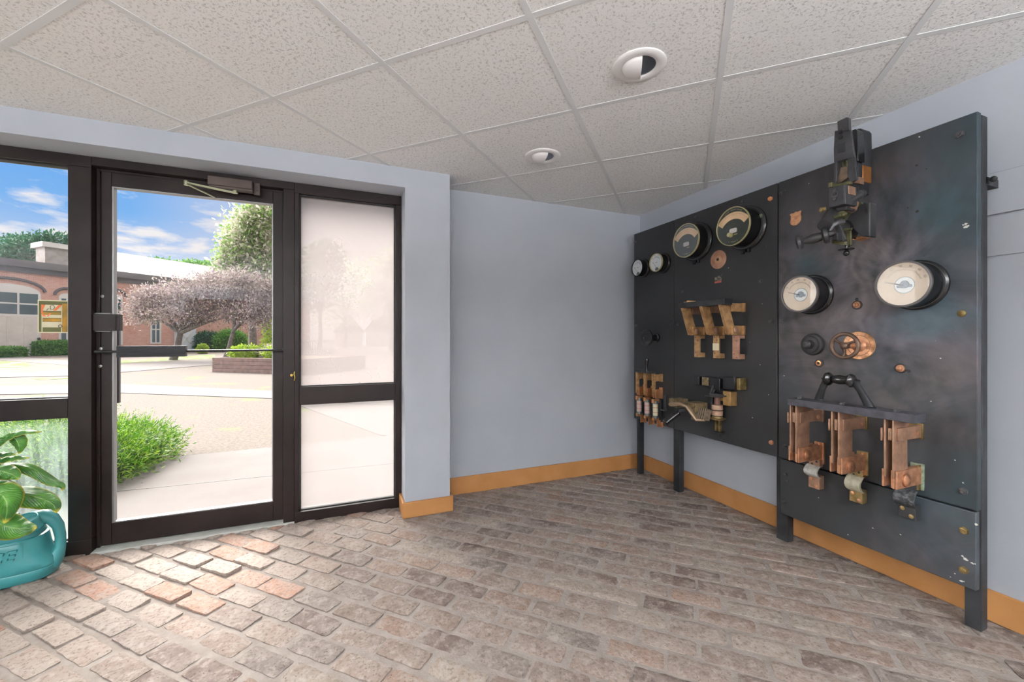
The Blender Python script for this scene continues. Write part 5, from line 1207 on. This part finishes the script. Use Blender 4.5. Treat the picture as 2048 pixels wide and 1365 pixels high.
# ------------------------------------------------------------------ fused switch bottom left
f = BD.root(1305, 775, 'fuse_switch', 'small three-pole fused switch with upright black handle on the left panel', 'fused switch'); e = f.e
us = [f.L(x, y).x for x, y in ((1290, 770), (1306, 778), (1323, 786))]
vt = f.L(1323, 752).y
off = [0, 0, 0]
for i, u in enumerate(us):
    m = MB(); m.box((u - .010, .052, 0), (u + .016, .112, .012)); m.box((u - .012, .058, 0), (u - .007, .108, .080)); m.box((u + .008, .058, 0), (u + .013, .108, .080)); m.build('upper_clip', amber_c, e, bevel=.001)
    m = MB(); m.box((u - .004, -.050, .058), (u + .002, .118, .090)); m.build('blade', amber_c, e, bevel=.001)
    m = MB(); m.box((u - .012, -.075, 0), (u + .016, .010, .012)); m.box((u - .014, -.070, 0), (u - .009, -.005, .070)); m.box((u + .010, -.070, 0), (u + .015, -.005, .070)); m.build('hinge_clip', copper_b, e, bevel=.001)
    m = MB(); m.box((u - .018, -.250, 0), (u + .020, -.078, .022)); m.build('insulating_block', iron_m, e, bevel=.002)
    m = MB(); m.box((u - .012, -.075, .03), (u + .012, -.105, .085)); m.box((u - .010, -.235, .03), (u + .010, -.212, .082)); m.box((u - .010, -.290, 0), (u + .018, -.235, .012)); m.box((u + .010, -.285, 0), (u + .015, -.235, .055)); m.build('lower_clip', copper_b, e, bevel=.001)
    m = MB(); m.cyl((u, -.205, .058), (u, -.112, .058), .0195, n=24); fu = m.build('fuse', cream_m if i == 2 else mat('pink_fuse_paper', (.66, .50, .44), .6), e)
    m = MB(); m.cyl((u, -.220, .058), (u, -.198, .058), .0205, n=24); m.cyl((u, -.112, .058), (u, -.090, .058), .0205, n=24); m.build('ferrule', mat('fuse_ferrule', (.22, .25, .24), .35, .8), fu)
    m = MB(); m.cyl((u, -.176, .058), (u, -.173, .058), .0198, n=24); m.cyl((u, -.140, .058), (u, -.137, .058), .0198, n=24); m.build('printed_band', mat('red_print', (.55, .10, .07), .6), fu)
m = MB(); m.box((us[0] - .006, .116, .055), (us[2] + .006, .136, .098)); cb2 = m.build('crossbar', iron_m, e, bevel=.002)
uh = f.L(1293, 740, .11).x + .01; m = MB(); m.lathe((uh - .01, .120, .110), (0, 1, -.02), [(0, .010), (.014, .009), (.020, .006), (.05, .009), (.085, .0145), (.100, .0165), (.108, .014), (.110, 0)], 20); m.build('handle', case_m, cb2, smooth=40)
m = MB(); m.box((uh - .020, .118, .08), (uh, .134, .116)); m.build('handle_bracket', iron_m, cb2, bevel=.002)

# ------------------------------------------------------------------ opened contact breaker with fallen handle, bottom of the middle panel
f = BD.root(1430, 800, 'contact_breaker', 'broken open brush-contact breaker with black lever handle low on the middle panel', 'circuit breaker'); e = f.e
lam_m = mat('laminated_bronze', rough=.4, metal=.6, fn=mottled((.14, .12, .06), (.42, .30, .17), 60))
def B4(px, py, d): return f.L(px, py, d)
# black carbon blocks at the top
a = B4(1388, 752, .10); b = B4(1423, 774, .10); m = MB(); m.box((a.x, b.y, .085), (a.x + .045, a.y, .105)); m.prism([(a.x + .045, b.y - .004, .03), (a.x + .045, a.y, .03), (a.x + .19, a.y - .004, .03), (a.x + .19, b.y - .02, .03)], (0, 0, .06)); m.build('arcing_block', case_m, e, bevel=.003)
m = MB()
for k in range(6): m.box((a.x + .066 + k * .008, b.y + .003, .088), (a.x + .071 + k * .008, a.y - .004, .100))
m.build('leaf_contact', lam_m, e)
a = B4(1446, 754, .07); b = B4(1470, 781, .07); m = MB(); m.box((a.x, b.y, .0), (b.x, a.y, .075)); m.build('arcing_block', case_m, e, bevel=.003)
m = MB(); m.box((b.x - .012, b.y + .002, 0), (b.x + .022, a.y - .002, .055)); m.build('side_plate', bronze_b, e, bevel=.002)
a = B4(1447, 782, .05); b = B4(1461, 813, .05); m = MB(); m.box((a.x, b.y, 0), (b.x + .004, a.y, .055)); m.box((a.x - .03, (a.y + b.y) / 2 - .022, .02), (a.x, (a.y + b.y) / 2 + .012, .045)); m.build('terminal_block', mat('brass_block', rough=.4, metal=.6, fn=mottled((.34, .20, .07), (.55, .34, .14), 20)), e, bevel=.002)
# coil column
ct = B4(1432, 797, .07); cbm = B4(1432, 831, .07); uc = ct.x
m = MB(); m.lathe((uc, ct.y + .008, .06), (0, 1, 0), [(0, .040), (.014, .046), (.020, .046), (.022, .030)], 28); m.build('coil_cap', steel_m, e)
m = MB(); m.cyl((uc, ct.y - .040, .06), (uc, ct.y + .008, .06), .018, n=18); m.build('core', mat('rust_core', (.16, .08, .06), .6, .4), e)
m = MB(); hh = (ct.y - .040 - cbm.y) / 2
m.lathe((uc, cbm.y, .06), (0, 1, 0), [(0, .032), (hh - .005, .033)], 28); m.lathe((uc, cbm.y + hh + .003, .06), (0, 1, 0), [(0, .033), (hh - .005, .032)], 28); m.build('coil', mat('bakelite_tan', rough=.45, fn=mottled((.34, .21, .14), (.50, .33, .23), 24)), e)
m = MB(); m.box((uc - .052, cbm.y - .045, .0), (uc - .036, ct.y + .03, .062)); m.build('side_frame', iron_m, e, bevel=.002)
b1 = B4(1430, 862, .05); m = MB(); m.lathe((uc, cbm.y - .024, .06), (0, 1, 0), [(0, .050), (.004, .050), (.008, .035), (.020, .030)], 26); m.box((uc - .022, b1.y, .04), (uc - .010, cbm.y - .02, .055)); m.box((uc + .004, b1.y, .04), (uc + .016, cbm.y - .02, .055)); m.build('lower_stem', bronze_b, e)
m = MB(); m.lathe((uc, b1.y - .012, .045), (0, 1, 0), [(0, .010), (.004, .030), (.010, .032), (.014, .020)], 18); m.cyl((uc, b1.y - .040, .045), (uc, b1.y, .045), .007, n=10); m.lathe((uc - .04, b1.y - .01, 0), (0, 0, 1), [(0, .014), (.01, .012), (.012, 0)], 14); m.build('adjusting_screw', iron_m, e)
# linkage
m = MB(); m.bar(B4(1427, 772, .09), B4(1421, 792, .10), .008, .014); m.bar(B4(1421, 792, .08), B4(1440, 770, .05), .012, .012); m.cyl(B4(1410, 792, .08), B4(1452, 793, .08), .004, n=8); m.build('link', steel_m, e)
# swinging brush arm and handle
def slats(c, w, h, dth, n, mt, name):
    m = MB()
    for k in range(n): m.box((c.x + k * w / n, c.y - h, c.z - dth), (c.x + (k + .62) * w / n, c.y, c.z))
    return m.build(name, mt, e)
slats(B4(1338, 797, .17), .075, .055, .10, 6, lam_m, 'brush'); 
slats(B4(1372, 804, .17), .085, .060, .10, 6, lam_m, 'brush')
m = MB(); p = [B4(1342, 809, .185), B4(1362, 808, .19), B4(1375, 814, .19), B4(1385, 828, .18), B4(1394, 840, .17), B4(1410, 840, .15)]; m.tube(p, [.014, .013, .012, .012, .011, .010], 8, 1.6); m.build('brush_arm', mat('tan_bronze', (.36, .26, .17), .45, .5), e)
c_ = B4(1392, 826, .16); m = MB()
for k in range(7): m.bar(B4(1388 + k * 4.0, 841, .15), B4(1392 + k * 4.2, 820 - k * .2, .13), .006, .05)
m.build('leaf_bundle', mat('greyed_bronze', rough=.5, metal=.4, fn=mottled((.12, .10, .07), (.32, .24, .17), 60)), e)
m = MB(); m.bar(B4(1380, 822, .16), B4(1398, 826, .13), .05, .03); m.build('rusted_block', mat('rusted_iron', (.12, .05, .035), .7, .3), e, bevel=.003)
m = MB(); m.tube([B4(1352, 832, .23), B4(1362, 822, .19), B4(1374, 821, .17), B4(1386, 828, .15)], [.012, .014, .016, .014], 10); m.build('lever', iron_m, e)
ha, hb_ = B4(1356, 827, .22), B4(1331, 846, .30); m = MB(); L_ = (hb_ - ha).length; m.lathe(ha, hb_ - ha, [(-.006, .016), (0, .022), (.006, .022), (.008, .018), (L_ * .5, .021), (L_ - .01, .023), (L_, .024), (L_ + .002, .012), (L_ - .004, .010)], 22); m.build('handle', case_m, e, smooth=35)
m = MB(); m.bar(B4(1331, 792, .12), B4(1331, 822, .12), .02, .015); m.bar(B4(1331, 792, .12), B4(1349, 792, .02), .010, .010); m.bar(B4(1331, 822, .12), B4(1322, 820, .02), .010, .010); m.build('pivot_bracket', kb_, e, bevel=.002)

# ------------------------------------------------------------------ big carbon-contact breaker at the top
f = BD.root(1715, 400, 'circuit_breaker', 'tall black antique circuit breaker with turned handle rising above the board', 'circuit breaker'); e = f.e
def C4(px, py, d): return f.L(px, py, d)
grey_i = mat('grey_worn_iron', rough=.5, spec=.4, fn=mottled((.026, .027, .030), (.055, .055, .060), 14, bs=.2, bsc=60)); olive_b = mat('olive_bronze', rough=.5, metal=.5, fn=mottled((.055, .060, .030), (.17, .155, .075), 30))
def pr(pix, d0, th, mt, name, bev=.002, par=None):
    m = MB(); m.prism([C4(x, y, d0) for x, y in pix], (0, 0, -th)); return m.build(name, mt, par or e, bevel=bev)
# rear parts on the slab
pr([(1714, 258), (1721, 257), (1725, 262), (1726, 300), (1724, 330), (1712, 330), (1712, 275)], .075, .07, iron_m, 'carbon_holder')
pr([(1704, 260), (1711, 258), (1714, 262), (1716, 300), (1716, 322), (1706, 322)], .125, .05, case_m, 'carbon_holder')
pr([(1713, 330), (1726, 330), (1726, 363), (1713, 365)], .07, .065, mat('orange_copper', rough=.35, metal=.7, fn=mottled((.40, .16, .05), (.55, .25, .08), 20)), 'contact_block')
pr([(1699, 352), (1712, 352), (1712, 366), (1699, 366)], .15, .06, brown_c, 'contact_block')
pr([(1703, 322), (1716, 320), (1717, 385), (1705, 392)], .10, .08, iron_m, 'frame_casting')
# front yoke: tapered plate with a window opening
m = MB(); dF = .215; th = .014
for poly in ([(1669, 262), (1698, 256), (1701, 262), (1706, 300), (1709, 314), (1668, 325), (1667, 300)], [(1668, 325), (1674, 322), (1673, 362), (1670, 368), (1667, 366)], [(1695, 318), (1709, 314), (1714, 358), (1701, 366), (1695, 352)]):
    m.prism([C4(x, y, dF) for x, y in poly], (0, 0, -th))
yk = m.build('yoke', grey_i, e, bevel=.002)
m = MB(); m.prism([C4(x, y, dF + .004) for x, y in ((1674, 243), (1693, 234), (1698, 236), (1699, 260), (1675, 266))], (0, 0, -.016)); m.build('top_plate', grey_i, e, bevel=.003)
m = MB()
for x, y in ((1682, 264.5), (1682, 275)): p = C4(x, y, dF + .0); m.lathe(p, (0, 0, 1), [(0, .0085), (.004, .008), (.005, 0)], 14)
m.build('screw', case_m, yk)
pr([(1676, 288), (1690, 284), (1690, 303), (1676, 307)], dF + .003, .003, iron_m, 'cover_plate', .001, yk)
pr([(1681, 335), (1696, 332), (1700, 352), (1683, 364), (1672, 368), (1668, 366), (1678, 350)], .205, .02, mat('green_brown_bronze', rough=.5, metal=.4, fn=mottled((.09, .075, .045), (.20, .14, .10), 30)), 'link_plate')
pr([(1683, 324), (1692, 320), (1694, 333), (1685, 336)], .18, .03, olive_b, 'spring_catch')
pr([(1656, 366), (1664, 364), (1664, 374), (1656, 376)], .25, .03, olive_b, 'spring_catch'); pr([(1664, 370), (1700, 362), (1700, 368), (1664, 376)], .24, .02, olive_b, 'hinge_bar')
# box with monogram plate
m = MB(); a = [C4(x, y, .262) for x, y in ((1656, 377), (1690, 369), (1691, 408), (1657, 416))]; m.prism(a, (0, 0, -.085)); bx = m.build('trip_box', grey_i, e, bevel=.004)
ctr = sum(a, Vector()) / 4; m = MB(); m.prism([ctr + (p - ctr) * .88 for p in a], (0, 0, .0025)); m.build('cover_plate', grey_i, bx, bevel=.001)
m = MB(); c2 = C4(1670, 389, .265); m.lathe(c2, (0, 0, 1), [(0, .014), (.002, .014)], 24); m.lathe(c2 + Vector((0, .016, 0)), (0, 0, 1), [(0, .008), (.006, .007), (.007, 0)], 14); m.lathe(c2 - Vector((0, .020, 0)), (0, 0, 1), [(0, .008), (.006, .007), (.007, 0)], 14); md = m.build('monogram_badge', steel_m, bx)
text_obj('monogram', 'GE', .016, case_m, bx, Matrix.Translation(c2 + Vector((0, 0, .0022))), .0005)
pr([(1690, 369), (1697, 372), (1698, 388), (1691, 390)], .24, .05, brown_c, 'side_bracket'); pr([(1691, 394), (1705, 402), (1700, 418), (1692, 424)], .20, .05, brown_c, 'side_bracket')
m = MB(); m.cyl(C4(1695, 407, .225), C4(1720, 389, .14), .014, n=18); m.cyl(C4(1718, 390, .147), C4(1724, 388, .12), .018, n=18); m.build('cylinder', steel_m, e)
pr([(1662, 414), (1694, 408), (1693, 420), (1664, 424)], .225, .06, kb_, 'lower_bracket')
# fan-shaped arc cover to the right
pr([(1740, 405), (1740, 474), (1722, 473), (1710, 462), (1697, 452), (1690, 442), (1695, 430), (1715, 412), (1728, 404)], .13, .05, grey_i, 'arc_cover', .005)
pr([(1736, 414), (1736, 428), (1731, 424), (1729, 417)], .131, .001, blk_m, 'slot', 0)
m = MB(); m.tube([C4(x, y, .14) for x, y in ((1690, 440), (1697, 429), (1711, 414), (1724, 406))], .006, 8); m.build('cover_rim', olive_b, e)
pr([(1704, 478), (1724, 471), (1725, 475), (1706, 481)], .07, .06, copper_b, 'copper_foot')
# coil, toggle links and roller
m = MB(); m.cyl(C4(1648, 452, .30), C4(1664, 428, .22), .026, n=24); m.build('coil_housing', kb_, e)
m = MB(); m.cyl(C4(1640, 420, .25), C4(1652, 418, .24), .010, n=14); m.lathe(C4(1643, 421, .262), (0, 0, 1), [(0, .009), (.006, .008), (.008, 0)], 14); m.build('trip_pin', bronze_b, e)
m = MB(); m.bar(C4(1663, 440, .24), C4(1690, 428, .20), .026, .03); m.bar(C4(1668, 436, .26), C4(1684, 430, .26), .012, .010); m.cyl(C4(1652, 444, .27), C4(1674, 438, .24), .013, n=16); m.build('toggle', olive_b, e, bevel=.002)
m = MB(); m.tube([C4(1656, 462, .27), C4(1662, 450, .265), C4(1672, 445, .25), C4(1680, 443, .22)], [.016, .018, .020, .022], 14, .7); m.build('roller_arm', steel_m, e)
m = MB(); m.bar(C4(1673, 446, .25), C4(1687, 481, .23), .022, .010, (0, 0, 1)); m.build('side_link', grey_i, e, bevel=.002)
pr([(1662, 465), (1675, 466), (1675, 480), (1665, 481)], .27, .04, kb_, 'handle_socket'); pr([(1662, 480), (1690, 484), (1692, 490), (1664, 488)], .22, .05, olive_b, 'latch_plate'); pr([(1676, 446), (1692, 440), (1700, 452), (1690, 476), (1680, 470)], .16, .08, case_m, 'frame_casting')
m = MB(); m.bar(C4(1694, 462, .19), C4(1696, 495, .19), .010, .012); m.bar(C4(1700, 462, .19), C4(1701, 491, .19), .008, .010); m.bar(C4(1688, 460, .19), C4(1704, 458, .19), .010, .010); m.build('guide_rod', olive_b, e, bevel=.001)
m = MB(); p = C4(1692.5, 500, .20); m.cyl(p + Vector((0, .035, 0)), p, .006, n=12); m.lathe(p, (0, 1, 0), [(-.002, .004), (0, .028), (.003, .029), (.005, .006)], 26); m.ball(p + Vector((0, -.015, 0)), .012, 16, 10); m.build('adjusting_screw', case_m, e)
# turned handle
ha, hb_ = C4(1651, 471, .285), C4(1600, 485, .325); L_ = (hb_ - ha).length
m = MB(); m.lathe(ha, hb_ - ha, [(-.030, .012), (-.012, .014), (-.010, .034), (.004, .036), (.010, .030), (.012, .018), (L_ * .30, .021), (L_ * .50, .0225), (L_ * .72, .017), (L_ * .85, .013), (L_ - .012, .017), (L_ - .006, .030), (L_ + .006, .034), (L_ + .014, .026), (L_ + .016, 0)], 30); m.build('handle', kb_, e, smooth=40)
